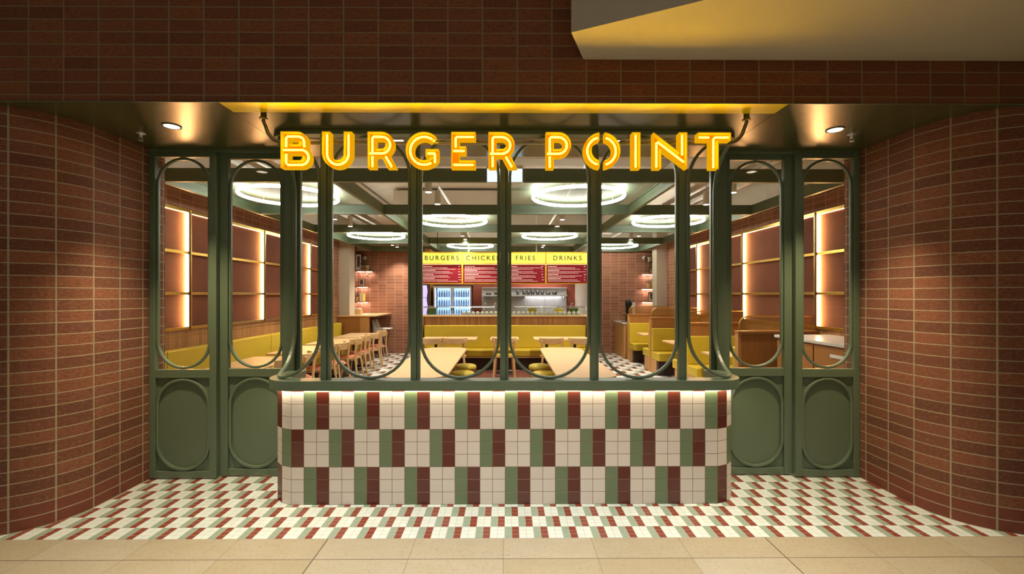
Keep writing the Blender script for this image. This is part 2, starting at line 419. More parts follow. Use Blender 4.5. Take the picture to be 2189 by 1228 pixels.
# ------------------------------------------------------------------ capsule ring generator (s along path, z up, d outwards)
def capsule(w, z0, z1, n=20):
    r = w/2; pts = []
    for k in range(n+1): a = PI*k/n; pts.append((r*math.cos(a), z1-r+r*math.sin(a)))
    for k in range(n+1): a = PI+PI*k/n; pts.append((r*math.cos(a), z0+r+r*math.sin(a)))
    # subdivide straights
    out = []
    for a, b in zip(pts, pts[1:]+pts[:1]):
        out.append(a); d = math.hypot(b[0]-a[0], b[1]-a[1])
        if d > .3:
            m = int(d/.2)
            for j in range(1, m): out.append((a[0]+(b[0]-a[0])*j/m, a[1]+(b[1]-a[1])*j/m))
    return out
def ring_mesh(mb, cx, w, z0, z1, t, dep, mapper, n=20):
    """t: bar width in the plane, dep: depth across the plane; slightly rounded section"""
    def off(k): return capsule(w-2*k, z0+k, z1-k, n)
    outer = capsule(w, z0, z1, n); m = len(outer)
    nrm = []
    for i in range(m):
        a, b = outer[i-1], outer[(i+1) % m]; tx, tz = b[0]-a[0], b[1]-a[1]; l = math.hypot(tx, tz); nrm.append((-tz/l, tx/l))
    c = .3
    prof = [(0, -dep/2*(1-c)), (0, dep/2*(1-c)), (t*c, dep/2), (t*(1-c), dep/2), (t, dep/2*(1-c)), (t, -dep/2*(1-c)), (t*(1-c), -dep/2), (t*c, -dep/2)]
    rows = []
    for i in range(m):
        rows.append([mapper(cx+outer[i][0]+nrm[i][0]*pi, outer[i][1]+nrm[i][1]*pi, d) for pi, d in prof])
    mb.grid(rows, closed_u=True, closed_v=True, sm=False)
# ------------------------------------------------------------------ sliding doors
def door(idx, x0, x1, Y, sl, sr):
    r = thing_at('door_%d' % idx, ((x0+x1)/2, Y, 0), None, None, kind='structure')
    D = .05; z1 = 2.972
    mb = MB()
    mb.box((x0, Y, 0.012), (x0+sl, Y+D, z1)); mb.box((x1-sr, Y, 0.012), (x1, Y+D, z1))
    mb.box((x0+sl, Y+.004, z1-.05), (x1-sr, Y+D, z1)); mb.box((x0+sl, Y+.004, .918), (x1-sr, Y+D, .994)); mb.box((x0+sl, Y+.004, .012), (x1-sr, Y+D, .072))
    mb.build('door_frame', M['green'], r, .004)
    bx('lower_panel', (x0+sl, Y+.028, .072), (x1-sr, Y+.045, .918), M['green'], r)
    cx = (x0+sl+x1-sr)/2; w = x1-sr-x0-sl
    mp = lambda s, z, d: (s, Y+.018-d, z)
    m1 = MB(); ring_mesh(m1, cx, w-.002, .074, .914, .026, .03, mp); m1.build('lower_ring', M['green'], r)
    mp2 = lambda s, z, d: (s, Y+.026-d, z)
    m2 = MB(); ring_mesh(m2, cx, w-.002, .996, z1-.052, .022, .03, mp2); m2.build('upper_ring', M['green'], r)
    bx('window_pane', (x0+sl, Y+.036, .994), (x1-sr, Y+.040, z1-.05), M['glass'], r)
    relocal(r); return r
door(1, -3.232, -2.625, 4.10, .055, .062)
door(2, -2.640, -1.985, 4.155, .085, .075)
door(3, 1.985, 2.655, 4.155, .080, .085)
door(4, 2.640, 3.232, 4.10, .062, .055)
# dark track above doors, green frame line
bx('trim_2', (-3.235, 4.09, 2.972), (-1.95, 4.22, 2.992), M['green'])['kind'] = 'structure'
bx('trim_3', (1.95, 4.09, 2.972), (3.235, 4.22, 2.992), M['green'])['kind'] = 'structure'

# ------------------------------------------------------------------ tiled counter
ctr = thing_at('tiled_counter', (0, 3.75, 0), 'low curved counter clad in white, green and red tiles below the green screen', 'counter')
pts = [(-1.71, 3.6)]; x, y = -1.71, 3.6
left = [(x, y)]
for a in (22.5, 45, 67.5):
    x -= .1*math.cos(math.radians(a)); y += .1*math.sin(math.radians(a)); left.append((x, y))
left.append((x, 4.10)); xl = x
off = -.01
right = [(2*off-px, py) for px, py in left]
path = left[::-1]+right
mb = MB(); u = -1.71-.3-(4.10-left[3][1])
for a, b in zip(path, path[1:]):
    d = math.hypot(b[0]-a[0], b[1]-a[1])
    mb.quad([(a[0], a[1], 0), (b[0], b[1], 0), (b[0], b[1], .912), (a[0], a[1], .912)], [(u, 0), (u+d, 0), (u+d, .912), (u, .912)]); u += d
mb.build('tiled_face', M['counter_tile'], ctr)
inner = [(px+(.12 if px < 0 else -.12), py) if py > 3.75 else (px*.93, py+.12) for px, py in path]
mb = MB()
for (a, b), (c, d) in zip(zip(path, path[1:]), zip(inner, inner[1:])):
    mb.quad([(a[0], a[1], .912), (b[0], b[1], .912), (d[0], d[1], .912), (c[0], c[1], .912)])
    mb.quad([(d[0], d[1], 0), (c[0], c[1], 0), (c[0], c[1], .912), (d[0], d[1], .912)])
mb.build('inner_face', M['green'], ctr)
# path used by rail, header and bent bays: centre line
XC = 1.876; YC = 3.635; RC = .17
def cpath(o=0, ylast=4.10, n=10):
    """centre line offset outwards by o (towards the street)"""
    r = RC+o; p = []
    cxl, cyl = -XC+RC+off, YC+RC; cxr = XC-RC+off
    p.append((cxl-r, ylast))
    for k in range(n+1): a = PI+PI/2*k/n; p.append((cxl+r*math.cos(a), cyl+r*math.sin(a)))
    for k in range(n+1): a = 1.5*PI+PI/2*k/n; p.append((cxr+r*math.cos(a), cyl+r*math.sin(a)))
    p.append((cxr+r, ylast)); return p
def band(name, o0, o1, z0, z1, mat, parent, ylast=4.10, bevel=.004):
    A, B = cpath(o1, ylast), cpath(o0, ylast)     # outer, inner
    mb = MB(); rows = [[(a[0], a[1], z0), (a[0], a[1], z1), (b[0], b[1], z1), (b[0], b[1], z0)] for a, b in zip(A, B)]
    mb.grid(rows, closed_u=True, sm=False); mb.quad(rows[0][::-1]); mb.quad(rows[-1])
    return mb.build(name, mat, parent, bevel)
band('ledge', -.075, .075, .925, .992, M['green'], ctr, 4.096)
band('ledge_support', -.06, -.005, .912, .926, M['green'], ctr, 4.09, 0)
band('ledge_lip', .068, .0745, .914, .9255, M['green'], ctr, 4.096, 0)
band('light_strip', .046, .058, .919, .9245, M['led_white'], ctr, 4.09, 0)
relocal(ctr)

# ------------------------------------------------------------------ the screen above it
scr = thing_at('counter_screen', (0, YC, .992), 'green metal screen of arched bays standing on the tiled counter', 'screen')
band('header', -.04, .04, 2.952, 2.99, M['green'], scr, 4.10)
PX = [-1.450, -.7314, -.017, .7093, 1.420]
for p_ in PX:
    mb = MB().box((p_-.034, YC-.025, .992), (p_+.012, YC+.025, 2.952)).box((p_+.014, YC-.008, .992), (p_+.034, YC+.04, 2.952))
    mb.box((p_+.010, YC, .992), (p_+.016, YC+.02, 2.952))
    mb.build('post', M['green'], scr, .003)
for s in (-1, 1):
    mb = MB().box((s*1.90, 4.05, .96), (s*1.985, 4.14, 2.99)).box((s*1.855, 4.08, .992), (s*1.898, 4.12, 2.952)); mb.build('post', M['green'], scr, .004)
bays = list(zip(PX, PX[1:]))
for a, b in bays:
    mb = MB(); ring_mesh(mb, (a+b)/2, b-a-.070, .993, 2.951, .022, .032, lambda s, z, d: (s, YC-d, z)); mb.build('arch_ring', M['green'], scr)
def bent(side):
    xs = abs(PX[0] if side < 0 else PX[-1])+.036
    # distances along centre line from post outward
    flat = (XC-RC - side*off*-1 if False else (XC-RC+side*off)) - xs
    arc = RC*PI/2; tail = 4.045-(YC+RC)
    tot = flat+arc+tail
    def mp(s, z, d):
        if s < flat: x, y, nx, ny = xs+s, YC, 0, -1
        elif s < flat+arc:
            a = (s-flat)/RC; x = XC-RC+side*off+RC*math.sin(a); y = YC+RC-RC*math.cos(a); nx, ny = math.sin(a), -math.cos(a)
        else: x, y, nx, ny = XC+side*off, YC+RC+(s-flat-arc), 1, 0
        return (side*(x+nx*d), y+ny*d, z)
    mb = MB(); ring_mesh(mb, tot/2, tot-.004, .993, 2.951, .022, .032, mp, 28); mb.build('arch_ring', M['green'], scr)
bent(-1); bent(1)
relocal(scr)

# ------------------------------------------------------------------ neon sign
def arc(cx, cy, r, a0, a1, n=14):
    return [(cx+r*math.cos(math.radians(a0+(a1-a0)*k/n)), cy+r*math.sin(math.radians(a0+(a1-a0)*k/n))) for k in range(n+1)]
S = .225
GL = {
 'B': ([[[(0, 0), (.53, 0)]+arc(.53, .29, .29, -90, 48)+arc(.46, .735, .265, -22, 90)+[(0, 1)],
        [(S, .66), (.44, .66)]+arc(.45, .715, .055, -90, 90, 8)+[(S, .77)], [(S, .215), (.50, .215)]+arc(.51, .30, .085, -90, 90, 8)+[(S, .385)]]],
       [[(.12, .60), (.12, .84), (.16, .885), (.44, .885)]+arc(.46, .735, .15, 85, 0, 8)+[(.615, .60)], [(.06, .515), (.54, .515)]+arc(.53, .31, .205, 90, -90, 12)+[(.17, .105), (.12, .15), (.12, .40)]]),
 'U': ([[[(0, 1), (0, .41)]+arc(.41, .41, .41, 180, 360, 22)+[(.82, 1), (.595, 1), (.595, .41)]+arc(.41, .41, .185, 360, 180, 16)+[(S, 1)]]],
       [[(.115, .94), (.115, .41)]+arc(.41, .41, .295, 180, 360, 20)+[(.705, .94)]]),
 'R': ([[[(0, 0), (S, 0), (S, .31), (.38, .31), (.54, 0), (.79, 0), (.605, .37)]+arc(.38, .655, .345, -52, 90)+[(0, 1)],
        [(S, .535), (.37, .535)]+arc(.37, .655, .12, -90, 90, 10)+[(S, .775)]]],
       [[(.115, .47), (.115, .85), (.15, .885), (.37, .885)]+arc(.37, .655, .23, 90, -90, 14)+[(.05, .425)], [(.115, .345), (.115, .06)], [(.48, .335), (.645, .06)]]),
 'G': ([[arc(.5, .5, .5, 47, 325, 30)+[(.91, .53), (.545, .53), (.545, .315), (.66, .315)]+arc(.5, .5, .275, -43, -313, 24)]],
       [arc(.5, .5, .385, 44, 300, 24), [(.60, .425), (.79, .425), (.795, .41), (.795, .17)]]),
 'E': ([[[(0, 0), (.67, 0), (.67, S), (S, S), (S, .385), (.41, .385), (.41, .61), (S, .61), (S, .775), (.67, .775), (.67, 1), (0, 1)]]],
       [[(.115, .60), (.115, .85), (.15, .885), (.62, .885)], [(.06, .50), (.36, .50)], [(.06, .115), (.61, .115)]]),
 'P': ([[[(0, 0), (S, 0), (S, .31), (.355, .31)]+arc(.355, .655, .345, -90, 90, 18)+[(0, 1)], [(S, .535), (.355, .535)]+arc(.355, .655, .12, -90, 90, 10)+[(S, .775)]]],
       [[(.115, .47), (.115, .85), (.15, .885), (.355, .885)]+arc(.355, .655, .23, 90, -90, 14)+[(.05, .425)], [(.115, .345), (.115, .05)]]),
 'O': ([[arc(.51, .5, .5, 97, 263, 22)+arc(.51, .5, .275, 257, 103, 18)], [arc(.53, .5, .5, -83, 83, 22)+arc(.53, .5, .275, 77, -77, 18)]],
       [arc(.51, .5, .385, 107, 253, 20), arc(.53, .5, .385, -73, 73, 20)]),
 'I': ([[[(0, 0), (.23, 0), (.23, 1), (0, 1)]]], [[(.115, .94), (.115, .06)]]),
 'N': ([[[(0, 0), (.215, 0), (.215, .53), (.93, 0), (.93, 1), (.705, 1), (.705, .46), (0, 1)]]],
       [[(.10, .06), (.10, .73), (.13, .76), (.86, .20)], [(.815, .94), (.815, .40)]]),
 'T': ([[[(.34, 0), (.57, 0), (.57, .775), (.91, .775), (.91, 1), (0, 1), (0, .775), (.34, .775)]]],
       [[(.04, .885), (.33, .885)], [(.455, .05), (.455, .84), (.50, .885), (.86, .885)]]),
}
SY = 3.31; HT = .262; DEP = .062
sign = thing_at('neon_sign', (0, SY, 2.55), 'glowing orange letters hung on a metal conduit below the soffit above the counter', 'sign')
def letter(ch, x, z):
    polys, tubes = GL[ch]
    def W(p, d): return (x+p[0]*HT, SY-d, z+p[1]*HT)
    body = MB(); rim = MB()
    for loops in polys:
        fl = [p for l in loops for p in l]
        tris = tessellate_polygon([[Vector((p[0], p[1], 0)) for p in l] for l in loops])
        for t in tris:
            body.quad([W(fl[i], .018) for i in t]); 
        for li, l in enumerate(loops):
            n = len(l); ar = sum(l[i][0]*l[(i+1) % n][1]-l[(i+1) % n][0]*l[i][1] for i in range(n))/2
            sg = 1 if (ar > 0) == (li == 0) else -1
            # inward normals of the material
            ins = []
            for i in range(n):
                a, b, c = l[i-1], l[i], l[(i+1) % n]
                e1 = Vector((b[0]-a[0], b[1]-a[1])); e2 = Vector((c[0]-b[0], c[1]-b[1]))
                if e1.length < 1e-6 or e2.length < 1e-6: nn = Vector((0, 0)); ins.append(b); continue
                n1 = Vector((-e1.y, e1.x)).normalized()*sg; n2 = Vector((-e2.y, e2.x)).normalized()*sg
                nn = (n1+n2); ln = max(nn.length, .6); nn = nn/ln; k = .020/max(.5, nn.normalized().dot(n1) if nn.length else 1)
                ins.append((b[0]+nn.x*k, b[1]+nn.y*k))
            rows = [[W(l[i], 0), W(l[i], DEP), W(ins[i], DEP), W(ins[i], .018)] for i in range(n)]
            rim.grid(rows, closed_v=True, sm=False)
        for t in tris: rim.quad([W(fl[i], 0) for i in t])
    lt = rim.build('letter', M['letter_rim'], sign)
    body.build('letter_face', M['letter_back'], lt)
    for t in tubes:
        MB().tube([W(p, .042) for p in t], .0072, 8).build('neon_tube', M['neon'], lt)
    return lt
def PXX(px, Y): return ((px-1089)/965+.0068)*Y
for ch, px in zip('BURGERPOINT', (601, 689, 786, 867, 964.5, 1044, 1167, 1247, 1352, 1398, 1493.6)):
    letter(ch, PXX(px, SY-DEP), 2.583)
# conduit
mb = MB()
for s in (1,):
    zc = 2.79
    c = [(-1.768, 3.30, 2.99), (-1.768, 3.30, 2.935)]
    c += [(-1.768+.14-.14*math.cos(math.radians(a)), SY+.018, 2.93-.14*math.sin(math.radians(a))) for a in range(10, 91, 10)]
    c += [(1.762-.14+.14*math.sin(math.radians(a)), SY+.018, 2.93-.14*math.cos(math.radians(a))) for a in range(0, 81, 10)]
    c += [(1.762, 3.30, 2.935), (1.762, 3.30, 2.99)]
    mb.tube(c, .013, 10)
mb.box((-1.60, SY+.005, 2.812), (1.60, SY+.020, 2.826))
mb.build('conduit', M['conduit'], sign)
for x_ in (-1.768, 1.762):
    MB().lathe([(.03, 0), (.03, .012), (.02, .014), (.02, .04)][::-1], (x_, 3.30, 2.948), 16).build('mounting_collar', M['conduit'], sign)
relocal(sign)

# ------------------------------------------------------------------ recessed downlights and sprinklers
def downlight(name, x, y, z, label, energy, cone=75, tilt=0):
    r = thing_at(name, (x, y, z), label, 'downlight')
    MB().lathe([(.050, .001), (.062, -.001), (.066, -.006), (.052, -.006), (.050, .001)], (0, 0, 0), 28).build('trim_ring', M['white'], r)
    MB().lathe([(.0005, -.003), (.051, -.003)], (0, 0, 0), 24).build('lens', M['lens'], r)
    lamp('downlight_lamp', 'SPOT', (0, 0, -.02), energy, (1, .80, .52), (tilt, 0, 0), r, spot_size=math.radians(cone), spot_blend=.8, shadow_soft_size=.04)
    return r
downlight('downlight', -2.61, 3.54, 2.99, 'lit recessed downlight in the soffit in front of the left sliding doors', 230, 74)
downlight('downlight', 2.62, 3.58, 2.99, 'lit recessed downlight in the soffit in front of the right sliding doors', 230, 74)
downlight('downlight', -.93, 3.85, 2.99, 'small lit downlight in the soffit behind the letter R of the sign', 18, 80)
downlight('downlight', .95, 3.85, 2.99, 'small lit downlight in the soffit behind the letter O of the sign', 18, 80)
for x_, y_, s_ in ((-2.98, 3.70, 'left'), (2.83, 3.68, 'right')):
    r = thing_at('fire_sprinkler', (x_, y_, 2.99), 'chrome fire sprinkler head under the soffit near the %s brick wall' % s_, 'sprinkler')
    MB().lathe([(.034, 0), (.034, -.004), (.016, -.008), (.008, -.03), (.008, -.036)], n=18).build('escutcheon', M['steel'], r)
    MB().tube([(-.012, 0, -.03), (-.014, 0, -.045), (0, 0, -.058), (.014, 0, -.045), (.012, 0, -.03)], .0025, 6).build('yoke', M['steel'], r)
    MB().lathe([(.018, -.058), (.018, -.061)], n=14).build('deflector', M['steel'], r)

# ------------------------------------------------------------------ interior shell
WX = 4.25; YB = 12.95
def wall_plane(name, a, b, z0, z1, mat):
    return strip_wall(name, [a, b], z0, z1, mat, u0=a[0]+a[1])
for s, nm in ((-1, 'wall_inner_left'), (1, 'wall_inner_right')):
    wall_plane(nm, (s*WX, 4.30), (s*WX, YB), 0, 3.15, M['brick_in']); wall_plane(nm, (s*WX, 4.30), (s*WX, YB), 3.15, 4.0, M['ceiling'])
wall_plane('wall_back', (-WX, YB), (-2.12, YB), 0, 2.93, M['brick_in'])
wall_plane('wall_back', (1.98, YB), (WX, YB), 0, 2.93, M['brick_in'])
o = bx('wall_back_upper', (-WX, YB-.06, 2.93), (WX, YB+.05, 4.0), M['ceiling']); struct(o)
o = bx('wall_kitchen', (-2.12, YB, 0), (1.98, YB+.05, 2.93), M['kitchen_red']); struct(o)
o = bx('ceiling', (-4.4, 4.3, 3.95), (4.4, 13.1, 4.0), M['ceiling']); struct(o)
mb = MB(); mb.quad([(1.97, 10.95, 0), (1.97, YB, 0), (1.97, YB, 2.9), (1.97, 10.95, 2.9)], [(10.95, 0), (YB, 0), (YB, 2.9), (10.95, 2.9)])
mb.quad([(2.05, 10.95, 0), (1.97, 10.95, 0), (1.97, 10.95, 2.9), (2.05, 10.95, 2.9)], [(0, 0), (.08, 0), (.08, 2.9), (0, 2.9)])
o = mb.build('wall_kitchen_right', M['white_tile']); struct(o)
o = bx('wall_kitchen_left', (-2.16, 12.0, 0), (-2.02, YB, 2.9), M['cabinet']); struct(o)

# copper panel walls with brass grid and light strips
def panel_wall(s, fins, side):
    X = s*WX
    r = thing_at('copper_wall_panelling', (X, 7.4, 1.2), 'copper coloured wall panelling with brass rails and warm light strips on the %s wall' % side, 'wall panelling')
    ys = [4.34]+fins+[10.75]; zs = [1.235, 1.69, 2.225, 2.775]
    for a, b in zip(ys, ys[1:]):
        for z0, z1 in zip(zs, zs[1:]):
            bx('copper_panel', (X-s*.004, a+.01, z0+.01), (X-s*.022, b-.01, z1-.01), M['copper'], r)
    for z in zs:
        bx('brass_rail', (X-s*.022, 4.34, z-.019), (X-s*.070, 10.75, z+.019), M['brass'], r, .002)
    for y in fins:
        bx('brass_upright', (X-s*.022, y+.012, 1.22), (X-s*.085, y+.03, 2.79), M['brass'], r, .002)
        bx('light_strip', (X-s*.026, y-.016, 1.25), (X-s*.066, y-.010, 2.76), M['led_warm'], r)
        bx('strip_housing', (X-s*.024, y-.009, 1.25), (X-s*.080, y+.012, 2.76), M['dark_wood'], r)
    bx('light_strip', (X-s*.024, 4.36, 2.751), (X-s*.034, 10.73, 2.756), M['led_soft'], r)
    relocal(r)
panel_wall(-1, [5.98, 7.82, 9.66], 'left')
panel_wall(1, [6.06, 7.96, 9.87], 'right')
for s, side in ((-1, 'left'), (1, 'right')):
    r = thing_at('slatted_wainscot', (s*WX, 7.6, 0), 'brown slatted wood wainscot below the copper panels on the %s wall' % side, 'wainscot')
    bx('slat_board', (s*WX-s*.003, 4.34, 0), (s*WX-s*.04, 11.25, 1.215), M['slat_y'], r)
    bx('brass_line', (s*WX-s*.04, 4.34, 1.14), (s*WX-s*.046, 11.25, 1.150), M['brass'], r)
    relocal(r)

# ------------------------------------------------------------------ ceiling grid
g = thing_at('green_ceiling_grid', (0, 8.8, 2.90), 'green painted metal grid of beams hung below the interior ceiling', 'ceiling grid')
BY = [4.90+1.965*k for k in range(5)]; BXs = [-3.76, -1.88, 0, 1.88, 3.76]
for y in BY: bx('cross_beam', (-3.80 if y < 12 else -3.80, y, 2.90), (3.80, y+.05, 3.045), M['green_beam'], g, .002)
for x_ in BXs: bx('long_beam', (x_-.025, 4.95, 2.9005), (x_+.025, 12.8, 3.044), M['green_beam'], g, .002)
# the front beam carries on to both side walls
bx('cross_beam', (-4.24, 4.90, 2.901), (-3.80, 4.95, 3.044), M['green_beam'], g); bx('cross_beam', (3.80, 4.90, 2.901), (4.24, 4.95, 3.044), M['green_beam'], g)
relocal(g)
cells = [(0, 0), (2, 0), (1, 1), (3, 1), (0, 2), (2, 2), (1, 3), (3, 3)]
names_c = ['far left', 'centre left', 'centre right', 'far right']; names_r = ['first row from the entrance', 'second row', 'third row', 'fourth row by the menu']
def raft_cell(c, r_): return (BXs[c]+BXs[c+1])/2, (BY[r_]+BY[r_+1])/2+.02
ring0 = raft0 = None
for c, r_ in cells:
    cx, cy = raft_cell(c, r_)
    lb = 'glowing white ring light over %s, %s column' % (names_r[r_], names_c[c])
    if ring0 is None:
        ring0 = thing_at('ring_light', (cx, cy, 2.955), lb, 'ring light', 'white ring lights in the ceiling grid')
        MB().tube([(.588*math.cos(2*PI*k/64), .588*math.sin(2*PI*k/64), 0) for k in range(64)], .021, 10, closed=True).build('light_tube', M['ring'], ring0)
        for k in range(3):
            a = 2*PI*k/3+.5
            MB().tube([(.588*math.cos(a), .588*math.sin(a), .019), (.588*math.cos(a), .588*math.sin(a), .074)], .004, 6).build('hanger', M['steel'], ring0)
        raft0 = thing_at('mesh_raft', (cx, cy, 3.03), 'green expanded mesh raft above the ring light, %s, %s column' % (names_r[r_], names_c[c]), 'ceiling mesh', 'green mesh rafts')
        mb = MB(); V_, F_ = lattice(-.91, .91, -.94, .94, .044, .030, .68); mb.v = [(a, b, .012*math.sin(0)) for a, b in V_]; mb.f = F_; mb.uv = [None]*len(F_); mb.smooth = [False]*len(F_)
        mb.build('mesh_sheet', M['mesh_green'], raft0)
        mb = MB()
        for a, b in (((-.912, -.955, -.01), (-.895, .955, .012)), ((.895, -.955, -.01), (.912, .955, .012)), ((-.90, -.955, -.01), (.90, -.93, .012)), ((-.90, .93, -.01), (.90, .945, .012))): mb.box(a, b)
        mb.build('edge_frame', M['green_beam'], raft0)
    else:
        clone(ring0, (cx, cy, 2.955), 0, lb); clone(raft0, (cx, cy, 3.03), 0, 'green expanded mesh raft above the ring light, %s, %s column' % (names_r[r_], names_c[c]))

# track spotlights
sp0 = None
spots = [(-1.0, 5.8, 'nearest the entrance over the left centre'), (-1.0, 6.57, 'second from the entrance over the left centre'), (2.92, 5.8, 'nearest the entrance over the right booths'),
         (2.92, 6.57, 'second from the entrance over the right booths'), (-3.0, 7.9, 'over the left banquette tables, nearer'), (-3.0, 8.7, 'over the left banquette tables, farther'),
         (.98, 7.9, 'over the right centre, nearer of the pair'), (.98, 8.7, 'over the right centre, farther of the pair'), (-.98, 10.1, 'before the menu on the left, nearer'), (-.98, 10.75, 'before the menu on the left, farther'),
         (2.97, 10.1, 'far right by the booths, nearer'), (2.97, 10.75, 'far right by the booths, farther'), (-3.02, 12.0, 'far left near the brick back wall, nearer'), (-3.02, 12.5, 'far left near the brick back wall, farther'),
         (1.0, 12.05, 'behind the menu right of centre, nearer'), (1.0, 12.5, 'behind the menu right of centre, farther')]
for x_, y_, lb in spots:
    lb = 'white cylinder spotlight ' + lb
    if sp0 is None:
        sp0 = thing_at('track_spotlight', (x_, y_, 2.99), lb, 'spotlight', 'white track spotlights')
        MB().lathe([(.045, 0), (.045, .19), (.03, .20), (.01, .205)], n=20).build('spot_body', M['white'], sp0)
        MB().lathe([(.0005, .004), (.040, .004), (.040, -.001), (.0005, -.001)], n=20).build('spot_lens', M['lens'], sp0)
        MB().tube([(0, 0, .20), (0, 0, .28)], .01, 6).build('spot_stem', M['white'], sp0)
        lamp('spot_lamp', 'SPOT', (0, 0, -.02), 125, (1, .90, .76), (0, 0, 0), sp0, spot_size=math.radians(105), spot_blend=.7, shadow_soft_size=.03)
    else: clone(sp0, (x_, y_, 2.99), 0, lb)
for x_, lb in ((-1.0, 'left centre'), (.98, 'right centre'), (-3.0, 'far left'), (2.95, 'far right')):
    tag(bx('light_track', (x_-.018, 5.2, 3.268), (x_+.018, 12.8, 3.29), M['white']), 'white lighting track along the %s of the ceiling' % lb, 'lighting track', 'lighting tracks')

# services under the slab
tag(bx('air_duct', (-2.6, 6.6, 3.55), (2.8, 7.15, 3.90), M['ceiling'], None, .01), 'boxy cream air duct running across under the ceiling', 'duct')
tag(bx('air_duct', (-.7, 5.2, 3.62), (.3, 5.9, 3.94), M['ceiling'], None, .01), 'short cream duct box above the exit sign', 'duct')
tag(bx('air_duct', (2.3, 5.0, 3.36), (2.9, 12.6, 3.53), M['ceiling'], None, .01), 'long cream duct on the right side of the ceiling', 'duct')
tag(bx('air_duct', (-3.3, 5.0, 3.56), (-2.9, 12.6, 3.9), M['ceiling'], None, .01), 'long cream duct on the left side of the ceiling', 'duct')
tag(bx('air_duct', (-2.4, 9.6, 3.55), (2.8, 10.1, 3.90), M['ceiling'], None, .01), 'cream air duct running across near the menu', 'duct')
for i, (a, b, lb) in enumerate((((-1.4, 6.59), (-.5, 6.598), 'left'), ((1.1, 6.59), (1.9, 6.598), 'right'))):
    r = thing_at('slot_diffuser', (a[0], a[1], 3.70), 'dark slot air diffuser on the %s part of the cross duct' % lb, 'air diffuser')
    bx('slot', (a[0], a[1], 3.70), (b[0], b[1], 3.74), M['black'], r); bx('flange', (a[0]-.02, a[1]+.002, 3.68), (b[0]+.02, b[1]+.001, 3.76), M['white'], r); relocal(r)
for x_, lb in ((-3.55, 'left'), (3.5, 'right'), (3.75, 'far right')):
    r = thing_at('cable_tray', (x_, 5, 3.4), 'perforated cable tray above the %s side of the grid' % lb, 'cable tray')
    bx('tray_base', (x_-.06, 4.5, 3.40), (x_+.06, 12.5, 3.405), M['white'], r); bx('tray_side', (x_-.06, 4.5, 3.40), (x_-.055, 12.5, 3.44), M['white'], r); bx('tray_side', (x_+.055, 4.5, 3.40), (x_+.06, 12.5, 3.44), M['white'], r)
    for y_ in (5, 8, 11): MB().tube([(x_+.065, y_, 3.40), (x_+.065, y_, 3.95)], .004, 6).build('hanging_rod', M['black'], r)
    relocal(r)
# exit sign
r = thing_at('exit_sign', (0, 4.6, 2.82), 'hanging light box with a blank pale blue face above the entrance', 'exit sign')
bx('lit_face', (-.195, 4.594, 2.824), (.162, 4.60, 2.955), M['exit'], r); bx('housing', (-.20, 4.60, 2.82), (.167, 4.65, 2.99), M['white'], r, .004)
bx('top_cap', (-.197, 4.592, 2.956), (.164, 4.60, 2.992), M['white'], r)
for x_ in (-.12, .02, .05): MB().tube([(x_, 4.62, 2.99), (x_, 4.62, 3.95)], .004, 6).build('hanging_rod', M['black'], r)
relocal(r)

# ------------------------------------------------------------------ menu board
r = thing_at('menu_board', (0, 10.4, 1.94), 'illuminated menu board with yellow headings over the service counter', 'menu board')
MX = [-1.985, -1.005, .02, .915, 1.89]
mb = MB()
mb.box((-2.02, 10.42, 2.38), (1.92, 10.6, 2.66)); mb.box((-2.02, 10.44, 1.93), (1.92, 10.52, 2.385)); mb.box((-2.02, 10.38, 2.635), (1.92, 10.42, 2.66))
mb.box((-2.02, 10.38, 2.385), (1.92, 10.42, 2.40))
for x_ in MX: mb.box((x_-.02, 10.375, 2.38), (x_+.01, 10.42, 2.66))
mb.build('yellow_casing', M['yellow_frame'], r)
def text_mesh(txt, size, mat, parent, loc, spacing=1.0, name='heading_text'):
    cu = bpy.data.curves.new('t', 'FONT'); cu.body = txt; cu.size = size; cu.align_x = 'CENTER'; cu.align_y = 'CENTER'; cu.extrude = .002; cu.offset = .0024; cu.space_character = spacing
    to = bpy.data.objects.new('t', cu); col.objects.link(to)
    dg = bpy.context.evaluated_depsgraph_get(); me = bpy.data.meshes.new_from_object(to.evaluated_get(dg))
    bpy.data.objects.remove(to); me.name = name; me.materials.clear(); me.materials.append(mat)
    o = bpy.data.objects.new(name, me); col.objects.link(o); o.parent = parent; o.location = loc; o.rotation_euler = (PI/2, 0, 0); return o
for k, t in enumerate(('BURGERS', 'CHICKEN', 'FRIES', 'DRINKS')):
    a, b = MX[k]+.012, MX[k+1]-.022
    hb = bx('lit_heading', (a, 10.385, 2.402), (b, 10.418, 2.633), M['yellow_lit'], r)
    text_mesh(t, .150, M['black'], r, ((-1.484, -.521, .436, 1.404)[k], 10.381, 2.517), 1.38)
    mp_ = MB(); yy = lambda z: 10.43-(2.375-z)*-.0+ (2.375-z)*(-.10)
    z0, z1 = 1.955, 2.36
    mp_.quad([(a, yy(z0), z0), (b, yy(z0), z0), (b, yy(z1), z1), (a, yy(z1), z1)]); mp_.build('menu_panel', M['menu_red'], r)
    bx('edge_strip', (a-.035, 10.37, 1.93), (a-.002, 10.44, 2.37), M['yellow_frame'], r)
    tx = MB()
    for row in range(12):
        z = z1-.035-row*.031
        for (sx, mx) in (((a+.03), .6+.25*random.random()), ((b-.08), .05)):
            wd = (b-a)*mx*(.35 if row % 3 == 0 else 1) if mx > .1 else .035
            if mx < .1 and row % 2: continue
            hh = .010 if row % 3 == 0 else .006
            xx = sx
            while xx < sx+wd:
                ww = random.uniform(.02, .06); tx.quad([(xx, yy(z)-.003, z), (xx+ww, yy(z)-.003, z), (xx+ww, yy(z+hh)-.003, z+hh), (xx, yy(z+hh)-.003, z+hh)]); xx += ww+.008
    tx.build('menu_lines', M['text_white'], r)
